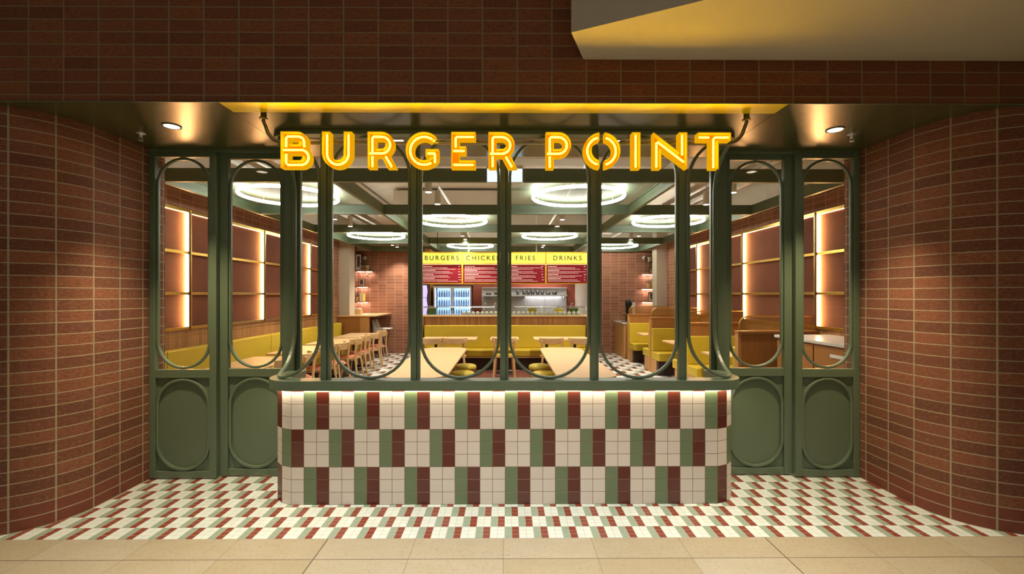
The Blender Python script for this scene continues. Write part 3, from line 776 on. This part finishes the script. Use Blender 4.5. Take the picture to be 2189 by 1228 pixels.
bx('edge_strip', (1.87, 10.37, 1.93), (1.905, 10.44, 2.37), M['yellow_frame'], r)
bx('light_strip', (-1.98, 10.385, 2.374), (1.88, 10.40, 2.381), emis('led_menu', (1, .8, .5, 1), 1.4), r)
bx('bottom_strip', (-2.0, 10.33, 1.925), (1.9, 10.44, 1.94), M['yellow_frame'], r)
for x_ in (-1.6, 1.912): MB().tube([(x_, 10.5, 2.66), (x_, 10.5, 3.95)], .008, 6).build('hanging_rod', M['black'], r)
relocal(r)

# ------------------------------------------------------------------ service counter and glass case
r = thing_at('service_counter', (-.03, 10.8, 0), 'wood clad service counter behind the central yellow bench', 'counter')
bx('counter_body', (-2.02, 10.46, 0), (1.93, 11.1, 1.165), M['slat_x'], r); bx('worktop', (-2.04, 10.43, 1.165), (1.95, 11.13, 1.195), M['oak_v'], r, .004); relocal(r)
r = thing_at('glass_display_case', (-.03, 10.75, 1.195), 'long glass display case with curved ends on the service counter', 'display case')
mb = MB()
prof = [(10.52, 1.20), (10.52, 1.30)]+[(10.52+.10*(1-math.cos(math.radians(a))), 1.30+.10*math.sin(math.radians(a))) for a in range(15, 91, 15)]+[(10.95, 1.40)]
mb.grid([[(-1.95, y, z) for y, z in prof], [(1.86, y, z) for y, z in prof]], sm=True); mb.build('curved_glass', M['case_glass'], r)
for x_ in (-1.95, 1.86):
    MB().tube([(x_, y, z) for y, z in prof], .008, 6).build('end_frame', M['steel'], r)
bx('rear_rail', (-1.95, 10.94, 1.39), (1.86, 10.955, 1.405), M['steel'], r); bx('base_tray', (-1.9, 10.56, 1.197), (1.82, 10.95, 1.205), M['steel'], r)
relocal(r)
# tubs of garnish inside the case
def tub(x, lb, g_, mat='white'):
    r = thing_at('food_tub', (x, 10.66, 1.205), lb, 'tub', g_)
    MB().lathe([(.040, 0), (.048, .05), (.050, .055)], n=12).build('tub_body', M[mat], r); MB().lathe([(.044, .05), (.02, .075), (.0005, .08)], n=12).build('tub_contents', M['paper'], r)
    return r
t0 = tub(-1.0, 'small white tub in the long row inside the glass display case', 'white tubs inside the display case')
for k in range(1, 26):
    clone(t0, (-1.0+k*.108, 10.66, 1.205))
for x_, m_, lb in ((.62, 'olive', 'olive green food box in the display case, right of centre'), (1.25, 'book_yellow', 'yellow food box in the display case towards its right end'), (1.62, 'leaf', 'dark green food box at the right end of the display case'), (-1.78, 'leaf', 'green food box at the left end of the display case')):
    r = thing_at('food_box', (x_, 10.84, 1.205), lb, 'box'); bx('box_body', (-.10, -.05, 0), (.10, .05, .15), M[m_], r, .005); bx('box_lid', (-.105, -.055, .15), (.105, .055, .16), M['white'], r)

# ------------------------------------------------------------------ kitchen: fridge, shelf, tubs
r = thing_at('drinks_fridge', (-1.42, 12.3, 0), 'double door glass fridge full of bottled drinks glowing blue', 'fridge')
fx0, fx1, fy = -1.95, -.93, 12.05
mb = MB(); mb.box((fx0, fy+.03, 0), (fx0+.03, fy+.6, 1.92)).box((fx1-.03, fy+.03, 0), (fx1, fy+.6, 1.92)).box((fx0, fy+.03, 1.88), (fx1, fy+.6, 1.93)).box((fx0, fy+.03, 0), (fx1, fy+.6, .25)).box((fx0, fy+.57, 0), (fx1, fy+.6, 1.9))
mb.build('fridge_cabinet', M['black'], r)
bx('lit_interior', (fx0+.03, fy+.55, .25), (fx1-.03, fy+.565, 1.88), M['fridge_glow'], r)
mid = (fx0+fx1)/2
for a, b in ((fx0, mid), (mid, fx1)):
    d = MB().box((a+.003, fy, .2), (a+.045, fy+.03, 1.9)).box((b-.045, fy, .2), (b-.003, fy+.03, 1.9)).box((a+.045, fy, 1.85), (b-.045, fy+.03, 1.9)).box((a+.045, fy, .2), (b-.045, fy+.03, .26)).build('fridge_door', M['steel'], r)
    bx('door_pane', (a+.045, fy+.012, .26), (b-.045, fy+.018, 1.85), M['glass'], d)
    hx = b-.03 if a == fx0 else a+.03
    bx('door_handle', (hx-.012, fy-.03, 1.25), (hx+.012, fy, 1.32), M['black'], d)
for z in (1.62, 1.38, 1.12, .86): bx('fridge_shelf', (fx0+.03, fy+.06, z-.01), (fx1-.03, fy+.54, z), M['white'], r)
for x_ in (fx0+.05, mid-.03, mid+.03, fx1-.05): bx('light_strip', (x_-.006, fy+.035, .28), (x_+.006, fy+.045, 1.85), M['fridge_fill'], r)  # glowing strips added inside the doors to brighten the bottles
relocal(r)
bt = None
for z, sh in ((1.62, 'top'), (1.38, 'second'), (1.12, 'third')):
    for k in range(14):
        if k == 7: pass
        x_ = fx0+.085+k*.0655
        dn = 'left' if k < 7 else 'right'
        lb = 'bottled drink on the %s shelf behind the %s fridge door' % (sh, dn); gp = 'bottles on the %s shelf, %s fridge door' % (sh, dn)
        if bt is None:
            bt = thing_at('drink_bottle', (x_, fy+.12, z), lb, 'bottle', gp)
            MB().lathe([(.024, 0), (.026, .02), (.026, .11), (.012, .15), (.012, .165)], n=10).build('bottle_body', M['bottle'], bt); MB().lathe([(.014, .165), (.014, .18)], n=8).build('cap', M['white'], bt)
        else: clone(bt, (x_, fy+.12, z), 0, lb, gp)
for x_, lb in ((-1.0, 'left'), (.8, 'right')):  # fill panels added out of sight to brighten the kitchen
    r = thing_at('added_kitchen_light', (x_, 12.1, 2.72), 'added unseen kitchen fill light behind the menu board, %s one' % lb, 'fill light')
    bx('light_housing', (x_-.6, 11.85, 2.70), (x_+.6, 12.15, 2.76), M['white'], r); bx('diffuser', (x_-.58, 11.87, 2.693), (x_+.58, 12.13, 2.70), M['lens'], r); bx('mounting_stem', (x_-.02, 11.98, 2.76), (x_+.02, 12.02, 3.95), M['white'], r); relocal(r)
# open chiller at left end
r = thing_at('open_chiller', (-2.06, 11.7, 0), 'narrow chiller glowing lilac left of the drinks fridge', 'chiller')
bx('chiller_body', (-2.17, 11.62, 0), (-2.03, 11.95, 1.95), M['black'], r); 
mb = MB(); rows = []
for k in range(13):
    z = .9+k*.085; dx = .012*math.sin(k*1.4); rows.append([(-2.20, 11.60, z), (-2.035+dx, 11.60, z)])
mb.grid(rows, sm=True); mb.build('lit_front', M['lilac_glow'], r); 
for z in (1.1, 1.35, 1.6): bx('chiller_shelf', (-2.19, 11.585, z), (-2.04, 11.60, z+.015), M['white'], r)
relocal(r)
# steel splashback and shelf
r = thing_at('steel_splashback', (.45, 12.93, .9), 'stainless steel kitchen splashback seen behind the counter', 'splashback')
bx('steel_sheet', (-.70, 12.90, .85), (1.72, 12.945, 1.88), M['steel'], r); bx('hood_lip', (-.70, 12.80, 1.865), (1.72, 12.9, 1.885), M['steel'], r)
for x_ in (-.1, .5, 1.1): bx('sheet_seam', (x_, 12.896, .85), (x_+.006, 12.90, 1.66), M['black'], r)
relocal(r)
r = thing_at('steel_wall_shelf', (.45, 12.75, 1.66), 'stainless steel wall shelf holding black kitchen tubs', 'shelf')
bx('shelf_board', (-.68, 12.58, 1.655), (1.70, 12.895, 1.675), M['steel'], r); bx('shelf_lip', (-.68, 12.575, 1.635), (1.70, 12.585, 1.677), M['steel'], r)
for x_ in (-.6, .5, 1.6): bx('bracket', (x_, 12.62, 1.58), (x_+.02, 12.895, 1.655), M['steel'], r)
bx('shelf_light', (.55, 12.60, 1.640), (1.6, 12.63, 1.653), M['ring'], r)
relocal(r)
xs_ = [(-.30, .05, .08), (-.15, .05, .06), (.02, .05, .09), (.32, .045, .13), (.50, .05, .13), (.62, .055, .12), (.74, .055, .13), (.88, .055, .13), (1.01, .05, .11), (1.18, .07, .07), (1.36, .07, .09), (-.50, .08, .05)]
for k, (x_, rr, hh) in enumerate(xs_):
    order = ['third from the left', 'fourth from the left', 'just left of the middle post', 'right of the middle post', 'fifth from the right end but two', 'sixth, tall', 'seventh, tall', 'eighth, tall', 'ninth, shorter', 'low, second from the right', 'low, at the right end', 'low, at the left end'][k]
    r = thing_at('kitchen_tub', (x_, 12.72, 1.675), 'black kitchen container on the steel shelf, ' + order, 'container', 'black containers on the steel shelf')
    MB().lathe([(rr*.85, 0), (rr, hh), (rr*.9, hh)], n=14).build('tub_body', M['black'], r); MB().lathe([(rr*1.02, hh), (rr*1.02, hh+.008)], n=14).build('tub_rim', M['steel'], r)
for k, (x_, hh, lb) in enumerate(((-.55, .16, 'first steel tap riser left behind the display case'), (-.30, .16, 'second steel tap riser behind the display case'), (1.62, .16, 'steel tap riser at the right end of the kitchen'))):
    r = thing_at('steel_tap', (x_, 11.3, 1.2), lb, 'tap'); MB().tube([(0, 0, -.35), (0, 0, .22), (.02, -.02, .26), (.04, -.05, .25)], .012, 8).build('spout', M['steel'], r); MB().lathe([(.02, -.36), (.02, -.34)], n=10).build('collar', M['steel'], r)
r = thing_at('kitchen_bench', (.3, 11.3, 0), 'stainless kitchen bench behind the service counter', 'bench')
bx('bench_top', (-.9, 11.2, .82), (1.8, 11.6, .85), M['steel'], r); 
for x_ in (-.85, 1.75): bx('leg', (x_-.02, 11.25, 0), (x_+.02, 11.29, .82), M['steel'], r)
relocal(r)

# ------------------------------------------------------------------ central bench
r = thing_at('yellow_bench', (-.03, 10.2, 0), 'long yellow upholstered bench against the service counter', 'bench')
bx('bench_base', (-1.86, 10.05, .004), (1.80, 10.42, .30), M['dark_wood'], r)
bx('seat_board', (-1.90, 9.97, .28), (1.83, 10.42, .31), M['oak'], r); bx('seat', (-1.90, 9.95, .31), (1.83, 10.42, .455), M['yellow'], r, .02)
bx('backrest', (-1.88, 10.33, .457), (1.82, 10.43, .975), M['yellow'], r, .015); bx('side_panel', (-2.0, 10.30, 0), (-1.91, 10.43, 1.16), M['cabinet'], r); bx('side_panel', (1.84, 10.30, 0), (1.92, 10.43, 1.16), M['cabinet'], r)
relocal(r)

# ------------------------------------------------------------------ furniture builders
def chair(loc, rz, label, group, pad):
    """backrest on local +x side, sitter faces -x"""
    r = empty('dining_chair', loc, label, 'chair', group, rz=rz)
    MB().lathe([(.17, .42), (.215, .425), (.22, .44), (.215, .45)], n=28).build('seat', M['oak'], r)
    MB().lathe([(.195, .45), (.20, .462), (.18, .472), (.0005, .474)], n=28).build('seat_pad', M[pad], r)
    for sy in (-1, 1):
        MB().tube([(-.20, sy*.19, 0), (-.155, sy*.15, .43)], .015, 8, radii=[.015, .021]).build('leg', M['oak_v'], r)
        MB().tube([(.245, sy*.215, 0), (.185, sy*.185, .44), (.195, sy*.19, .62), (.215, sy*.205, .78)], .016, 8, radii=[.015, .022, .021, .018]).build('leg', M['oak_v'], r)
        MB().tube([(-.17, sy*.155, .40), (.185, sy*.175, .41)], .010, 6).build('side_rail', M['oak_v'], r)
    mb = MB(); rows = []
    for k in range(17):
        a = math.radians(-62+124*k/16); cx_, R = -.02, .245
        x_, y_ = cx_+R*math.cos(a)*1.0, R*math.sin(a)*1.06
        h0 = .685+.0006*abs(k-8)**2; nx, ny = math.cos(a), math.sin(a); t = .017
        rows.append([(x_-nx*t, y_-ny*t, h0), (x_+nx*t, y_+ny*t, h0+.005), (x_+nx*t*1.2+nx*.01, y_+ny*t*1.2, .815), (x_-nx*t+nx*.01, y_-ny*t, .82)])
    mb.grid(rows, closed_u=True, sm=False); mb.quad(rows[0][::-1]); mb.quad(rows[-1]); mb.build('backrest', M['oak'], r, .005)
    return r
def rrect(w, d, rad, n=6):
    p = []
    for cx, cy, a0 in ((w/2-rad, d/2-rad, 0), (-w/2+rad, d/2-rad, 90), (-w/2+rad, -d/2+rad, 180), (w/2-rad, -d/2+rad, 270)):
        p += [(cx+rad*math.cos(math.radians(a0+90*k/n)), cy+rad*math.sin(math.radians(a0+90*k/n))) for k in range(n+1)]
    return p
def table(loc, w, d, rad, label, group, name='dining_table', ped=((0, 0),), z=.75, th=.028):
    r = empty(name, loc, label, 'table', group)
    MB().prism(rrect(w, d, rad), z-th, z).build('tabletop', M['oak'], r, .004)
    for px_, py_ in ped:
        MB().lathe([(.03, .02), (.03, z-th-.012)], (px_, py_, 0), 14).build('pedestal', M['black'], r)
        MB().lathe([(.21, 0), (.21, .008), (.05, .022), (.03, .03)], (px_, py_, 0), 28).build('table_base', M['black'], r)
        MB().box((px_-min(.2, w/2-.06), py_-.03, z-th-.014), (px_+min(.2, w/2-.06), py_+.03, z-th)).build('top_bracket', M['black'], r)
    return r
# two big communal tables
FZ = .004
table((-1.045, 6.45, FZ), .74, 2.9, .22, 'long pale oak table with rounded ends, left of the two communal tables', None, 'communal_table', ((0, -.9), (0, .9)))
table((.92, 6.45, FZ), .70, 2.9, .22, 'long pale oak table with rounded ends, right of the two communal tables', None, 'communal_table', ((0, -.9), (0, .9)))
def stool(loc, label, group='olive stools at the communal tables'):
    r = empty('round_stool', loc, label, 'stool', group)
    MB().lathe([(.13, .40), (.185, .41), (.195, .44), (.185, .475), (.15, .488), (.0005, .49)], n=28).build('seat', M['olive'], r)
    for a in (45, 135, 225, 315):
        c_, s_ = math.cos(math.radians(a)), math.sin(math.radians(a)); MB().tube([(c_*.19, s_*.19, 0), (c_*.12, s_*.12, .41)], .014, 8).build('leg', M['oak_v'], r)
    pts_ = [(c*.155, s*.155, .2) for c, s in ((math.cos(math.radians(a)), math.sin(math.radians(a))) for a in (45, 135, 225, 315))]
    MB().tube(pts_, .008, 6, closed=True).build('stretcher', M['oak_v'], r)
    return r
stool((-.70, 7.65, FZ), 'round olive stool at the far inner end of the left communal table')
stool((-.68, 6.95, FZ), 'nearer round olive stool on the inner side of the left communal table')
stool((.57, 7.65, FZ), 'round olive stool at the far inner end of the right communal table')
stool((.57, 6.90, FZ), 'nearer round olive stool on the inner side of the right communal table')
# tables and chairs along the central bench
table((-1.20, 9.62, FZ), 1.15, .62, .02, 'oak table in front of the left part of the central yellow bench', 'tables at the central bench', ped=((-.3, 0), (.3, 0)))
table((-.04, 9.62, FZ), .60, .62, .02, 'small square oak table in front of the middle of the central yellow bench', 'tables at the central bench')
table((1.16, 9.62, FZ), 1.15, .62, .02, 'oak table in front of the right part of the central yellow bench', 'tables at the central bench', ped=((-.3, 0), (.3, 0)))
names5 = ['leftmost', 'second from left', 'middle', 'second from right', 'rightmost']
ch0 = None
for k, x_ in enumerate((-1.49, -1.02, -.04, .90, 1.47)):
    lb = 'oak chair, back to the entrance, %s of five at the central bench' % names5[k]
    if ch0 is None: ch0 = chair((x_, 9.08, FZ), -PI/2, lb, 'chairs at the central bench', 'olive')
    else: clone(ch0, (x_, 9.08, FZ), -PI/2, lb)

# ------------------------------------------------------------------ left banquette
r = thing_at('yellow_banquette', (-4.0, 7.8, 0), 'long yellow banquette running along the left wall', 'banquette')
ys_ = [4.36, 5.45, 6.65, 7.85, 9.05, 10.2, 11.2]
for a, b in zip(ys_, ys_[1:]):
    bx('backrest', (-4.21, a+.004, .44), (-4.07, b-.004, .985), M['yellow'], r, .012); bx('seat', (-4.07, a+.004, .33), (-3.60, b-.004, .46), M['yellow'], r, .015)
bx('bench_base', (-4.20, 4.4, 0), (-3.68, 11.18, .32), M['dark_wood'], r)
relocal(r)
tn = ['nearest the entrance', 'second from the entrance', 'third from the entrance', 'fourth from the entrance']
tb0 = None
for k, (a, b) in enumerate(((5.60, 6.78), (7.08, 8.25), (8.45, 9.62), (9.82, 10.95))):
    lb = 'rectangular oak table along the left banquette, %s' % tn[k]
    if tb0 is None: tb0 = table((-3.42, (a+b)/2, 0), .70, 1.16, .02, lb, 'tables along the left banquette', ped=((0, -.25), (0, .25)))
    else: clone(tb0, (-3.42, (a+b)/2, 0), 0, lb)
lc = None
ordn = ['nearest', 'second', 'third', 'fourth', 'fifth', 'sixth', 'seventh', 'farthest']
for k, y_ in enumerate((6.12, 6.70, 7.60, 8.15, 8.95, 9.60, 10.15, 10.85)):
    lb = 'oak chair with terracotta seat facing the left banquette, %s of eight from the entrance' % ordn[k]
    if lc is None: lc = chair((-3.13, y_, 0), .05, lb, 'chairs facing the left banquette', 'terracotta')
    else: clone(lc, (-3.13+.02*math.sin(k*2.3), y_, 0), .09*math.sin(k*1.7), lb)

# high counter, column, shelves at the back left
r = thing_at('high_cabinet', (-3.85, 12.1, 0), 'tall oak counter cabinet at the far end of the left banquette', 'cabinet')
bx('cabinet_body', (-4.24, 11.32, 0), (-3.66, 11.9, 1.125), M['cabinet'], r); bx('end_panel', (-3.66, 11.32, 0), (-3.44, 11.38, 1.125), M['cabinet_light'], r); bx('worktop', (-4.24, 11.28, 1.125), (-3.28, 12.93, 1.155), M['oak'], r, .004); relocal(r)
for s, x0, x1, side in ((-1, -4.245, -3.97, 'left'), (1, 3.97, 4.245, 'right')):
    z0 = 1.156 if s < 0 else 0
    o = bx('column_%s' % side, (x0, 11.45 if s < 0 else 11.9, z0), (x1, 11.85 if s < 0 else 12.25, 3.9), M['plaster']); struct(o)
def shelf(x0, x1, z, label):
    r = thing_at('wall_shelf', ((x0+x1)/2, 12.7, z), label, 'shelf', 'lit wall shelves')
    bx('shelf_board', (x0, 12.42, z-.03), (x1, 12.94, z), M['cabinet'], r); bx('light_strip', (x0+.02, 12.84, z-.040), (x1-.02, 12.88, z-.031), M['led_shelf'], r); relocal(r)
for z, nm in ((2.36, 'top'), (1.92, 'middle'), (1.49, 'bottom')):
    shelf(-4.24, -3.93 if nm != 'top' else -3.80, z, '%s wood shelf of the lit niche in the back left corner' % nm)
for z, nm in ((2.28, 'top'), (1.86, 'middle'), (1.49, 'bottom')):
    shelf(3.86, 4.24, z, '%s wood shelf of the lit niche in the back right corner' % nm)
def picture(x, y, z, w_, h_, lb, lean=.05):
    r = thing_at('framed_picture', (x, y, z), lb, 'picture')
    bx('frame', (-w_/2, 0, 0), (w_/2, .02, h_), M['black'], r); bx('mount', (-w_/2+.012, -.003, .012), (w_/2-.012, 0, h_-.012), M['paper'], r); bx('print', (-w_/4, -.006, h_*.2), (w_/4, -.003, h_*.85), M['copper_art'], r); r.rotation_euler = (-lean, 0, 0)
def plant(x, y, z, lb, trail=False, n=46, seed=1):
    rnd = random.Random(seed)
    r = thing_at('potted_plant', (x, y, z), lb, 'plant')
    MB().lathe([(.045, 0), (.065, .12), (.068, .13), (.055, .13)], n=16).build('pot', M['pot'], r)
    mb = MB()
    for k in range(n):
        a = rnd.uniform(0, 2*PI); rr = rnd.uniform(.02, .13); zz = .13+rnd.uniform(.0, .14) if not trail else .16-rnd.uniform(0, .42)*(rr/.13)
        c = Vector((rr*math.cos(a), rr*math.sin(a), zz)); u_ = Vector((math.cos(a), math.sin(a), rnd.uniform(-.6, .6))).normalized()*rnd.uniform(.05, .085); v_ = u_.cross(Vector((0, 0, 1))).normalized()*rnd.uniform(.02, .034)
        mb.quad([c, c+u_*.5+v_, c+u_, c+u_*.5-v_])
    mb.build('foliage', M['leaf'], r)
    mb = MB()
    for k in range(7):
        a = 2*PI*k/7; mb.tube([(0, 0, .11), (.05*math.cos(a), .05*math.sin(a), .19), (.11*math.cos(a), .11*math.sin(a), .17 if not trail else -.05)], .003, 5)
    mb.build('stems', M['leaf'], r)
picture(-4.13, 12.62, 2.36, .17, .46, 'tall framed black and white print on the top shelf of the left niche')
plant(-4.0, 12.66, 2.36, 'plant in a pale pot on the top shelf of the left niche', False, 46, 3)
plant(-3.87, 12.55, 2.36, 'trailing plant hanging over the right end of the top left niche shelf', True, 44, 5)
bx_ = bx
def book(x, z, w_, h_, mat, lb, y=12.62):
    r = thing_at('book', (x, y, z), lb, 'book'); bx('cover', (-w_/2, -.10, 0), (w_/2, .10, h_), M[mat], r, .002); bx('pages', (-w_/2+.004, -.103, .004), (w_/2-.004, .097, h_-.004), M['paper'], r)
picture(-4.03, 12.60, 1.92, .17, .20, 'small dark framed picture on the middle shelf of the left niche')
plant(-4.15, 12.58, 1.49, 'small plant on the bottom shelf of the left niche', False, 30, 8)
book(-4.04, 1.49, .05, .22, 'book_yellow', 'yellow book on the bottom shelf of the left niche, left one'); book(-3.985, 1.49, .045, .22, 'book_yellow', 'yellow book on the bottom shelf of the left niche, right one')
r = thing_at('cutlery_box', (-4.0, 12.0, 1.155), 'light wood condiment box on the tall left counter', 'box'); bx('box_body', (-.13, -.1, 0), (.16, .1, .14), M['oak'], r, .004); bx('napkins', (-.05, -.08, .14), (.12, .08, .175), M['paper'], r)
plant(4.08, 12.62, 2.28, 'bushy trailing plant on the top shelf of the right niche', True, 90, 11)
plant(4.02, 12.66, 2.60, 'plant hanging high above the right niche shelves', True, 70, 12)
book(4.16, 1.86, .06, .24, 'orange', 'orange book on the middle shelf of the right niche'); book(4.09, 1.86, .05, .20, 'book_yellow', 'yellow book on the middle shelf of the right niche')
plant(3.97, 12.58, 1.86, 'small leafy plant on the middle shelf of the right niche', False, 30, 13)
picture(4.08, 12.60, 1.49, .20, .26, 'small framed picture on the bottom shelf of the right niche')
for x_, s_ in ((-4.05, 'left'), (3.95, 'right')):
    r = thing_at('security_camera', (x_, 12.94, 2.74), 'white dome security camera on the back wall, %s side' % s_, 'security camera')
    m_ = MB().lathe([(.05, 0), (.05, .02), (.03, .05)], n=16); o = m_.build('mount', M['white'], r); o.rotation_euler = (PI/2, 0, 0)
    o = MB().lathe([(.045, 0), (.045, .03), (.03, .05), (.0005, .055)], (0, 0, .04), 16).build('dome', M['white'], r); o.rotation_euler = (PI/2, 0, 0)
    o = MB().lathe([(.02, .094), (.02, .1)], n=12).build('camera_lens', M['black'], r); o.rotation_euler = (PI/2, 0, 0)
# high chair
r = thing_at('high_chair', (-3.50, 12.35, 0), 'white plastic high chair beside the tall cabinet near the back wall', 'high chair')
mb = MB(); rows = []
for k in range(13):
    a = math.radians(-130+260*k/12); rows.append([(.17*math.cos(a), .15*math.sin(a), .55), (.21*math.cos(a), .18*math.sin(a), .78+(.22 if abs(k-6) > 4 else 0))])
mb.grid(rows, sm=True); o = mb.build('seat_shell', M['white'], r); o.modifiers.new('s', 'SOLIDIFY').thickness = .012
bx('seat', (-.15, -.14, .54), (.17, .14, .56), M['white'], r, .005); bx('tray', (.12, -.2, .74), (.36, .2, .765), M['white'], r, .01)
for sx in (-1, 1):
    for sy in (-1, 1): MB().tube([(sx*.24, sy*.24, 0), (sx*.12, sy*.11, .55)], .011, 8).build('leg', M['steel'], r)

# ------------------------------------------------------------------ right side booths
BX0 = 3.13
DY = [6.1, 7.95, 9.8, 11.6]; dn = ['nearest the entrance', 'second from the entrance', 'third from the entrance', 'farthest, near the back wall']
d0 = None
for k, y_ in enumerate(DY):
    lb = 'oak booth divider topped with brass mesh, %s' % dn[k]
    if d0 is None:
        d0 = thing_at('booth_divider', (BX0, y_, 0), lb, 'divider', 'booth dividers along the right wall')
        W_ = WX-.045-BX0
        bx('divider_panel', (0, -.04, 0), (W_, .04, 1.15), M['cabinet'], d0); bx('divider_cap', (-.012, -.055, 1.15), (W_, .055, 1.185), M['cabinet'], d0, .004)
        bx('end_post', (-.01, -.045, 0), (.03, .045, 1.15), M['cabinet_light'], d0)
        poly = [(.03, 1.187)]+[(.03+.12*(1-math.cos(math.radians(a))), 1.26+.12*math.sin(math.radians(a))) for a in range(0, 91, 15)]+[(W_-.02, 1.38), (W_-.02, 1.187)]
        mb = MB(); V_, F_ = lattice(.03, W_-.02, 1.187, 1.38, .020, .0193, .62, lambda a, b: a > .15 or b < 1.26 or (a-.15)**2+(b-1.26)**2 < .0125)
        mb.v = [(a, 0, b) for a, b in V_]; mb.f = F_; mb.uv = [None]*len(F_); mb.smooth = [False]*len(F_); mb.build('mesh_screen', M['mesh_brass'], d0)
        MB().tube([(x_, 0, z) for x_, z in poly], .010, 8).build('screen_frame', M['brass'], d0)
    else: clone(d0, (BX0, y_, 0), 0, lb)
b0 = None
for k, y_ in enumerate(DY):
    for face in (-1, 1):      # -1: towards the entrance, 1: away
        if k == 0 and face == -1: continue
        if k == 3 and face == 1: continue
        lb = 'yellow booth bench on the %s side of the booth divider %s' % ('entrance' if face < 0 else 'far', dn[k])
        if b0 is None:
            b0 = thing_at('booth_bench', (BX0, y_, 0), lb, 'bench', 'yellow booth benches')
            bx('bench_base', (.02, .17, 0), (1.06, .50, .29), M['dark_wood'], b0); bx('base_side', (.0, .045, 0), (.02, .40, .30), M['cabinet_light'], b0)
            bx('seat', (.0, .045, .30), (1.07, .55, .465), M['yellow'], b0, .015); bx('backrest', (.0, .045, .466), (1.07, .15, .955), M['yellow'], b0, .015)
            b0.rotation_euler = (0, 0, 0)
        else:
            if face > 0: clone(b0, (BX0, y_, 0), 0, lb)
            else:
                c = clone(b0, (BX0+1.07, y_, 0), PI, lb)
                for q in c.children:
                    if q.name.startswith('base_side'): q.location.x = 1.05
for k in range(3):
    y_ = (DY[k]+DY[k+1])/2
    table((3.68, y_, 0), 1.02, .62, .02, 'oak booth table between the yellow benches, %s' % ('nearest the entrance', 'middle booth', 'farthest booth')[k], 'booth tables', ped=((.1, 0),))
# near service cabinet
r = thing_at('waiter_station', (3.9, 5.1, 0), 'wood service cabinet with a pale stone top just inside the right doors', 'cabinet')
bx('cabinet_body', (3.53, 4.42, .06), (4.20, 5.84, 1.12), M['cabinet'], r); bx('stone_top', (3.49, 4.40, 1.12), (4.205, 5.86, 1.155), M['marble'], r, .003); bx('plinth', (3.58, 4.44, 0), (4.2, 5.8, .06), M['dark_wood'], r)
for a, b in ((4.44, 5.12), (5.14, 5.82)):
    bx('cabinet_door', (3.505, a, .08), (3.53, b, 1.10), M['cabinet'], r, .002)
bx('label_plate', (3.50, 4.66, .995), (3.505, 4.86, 1.03), M['white'], r)
relocal(r)
# sink station at the back
r = thing_at('sink_station', (3.65, 12.35, 0), 'oak sink cabinet with a pale stone top by the back right brick wall', 'cabinet')
bx('cabinet_body', (3.10, 11.90, 0), (3.84, 12.93, .90), M['cabinet_light'], r); bx('stone_top', (3.07, 11.87, .90), (3.84, 12.94, .935), M['marble'], r, .003); bx('basin', (3.2, 12.15, .936), (3.5, 12.5, .942), M['black'], r); relocal(r)
r = thing_at('gold_tap', (3.15, 12.3, .935), 'curved brass tap on the sink cabinet', 'tap')
MB().tube([(0, 0, 0), (0, 0, .2)]+[(.06-.06*math.cos(math.radians(a)), 0, .2+.06*math.sin(math.radians(a))) for a in range(15, 181, 15)]+[(.12, 0, .16)], .009, 8).build('spout', M['brass'], r); MB().lathe([(.02, 0), (.02, .02)], n=12).build('collar', M['brass'], r)
r = thing_at('water_dispenser', (3.42, 12.62, .935), 'black water dispenser standing on the sink cabinet', 'dispenser')
MB().lathe([(.08, 0), (.08, .45), (.09, .46), (.09, .56), (.06, .60), (.0005, .605)], n=20).build('tank', M['black'], r); bx('spigot', (-.015, -.12, .1), (.015, -.07, .13), M['steel'], r); bx('cup_holder', (.10, -.04, .2), (.18, .04, .52), M['white'], r, .01)
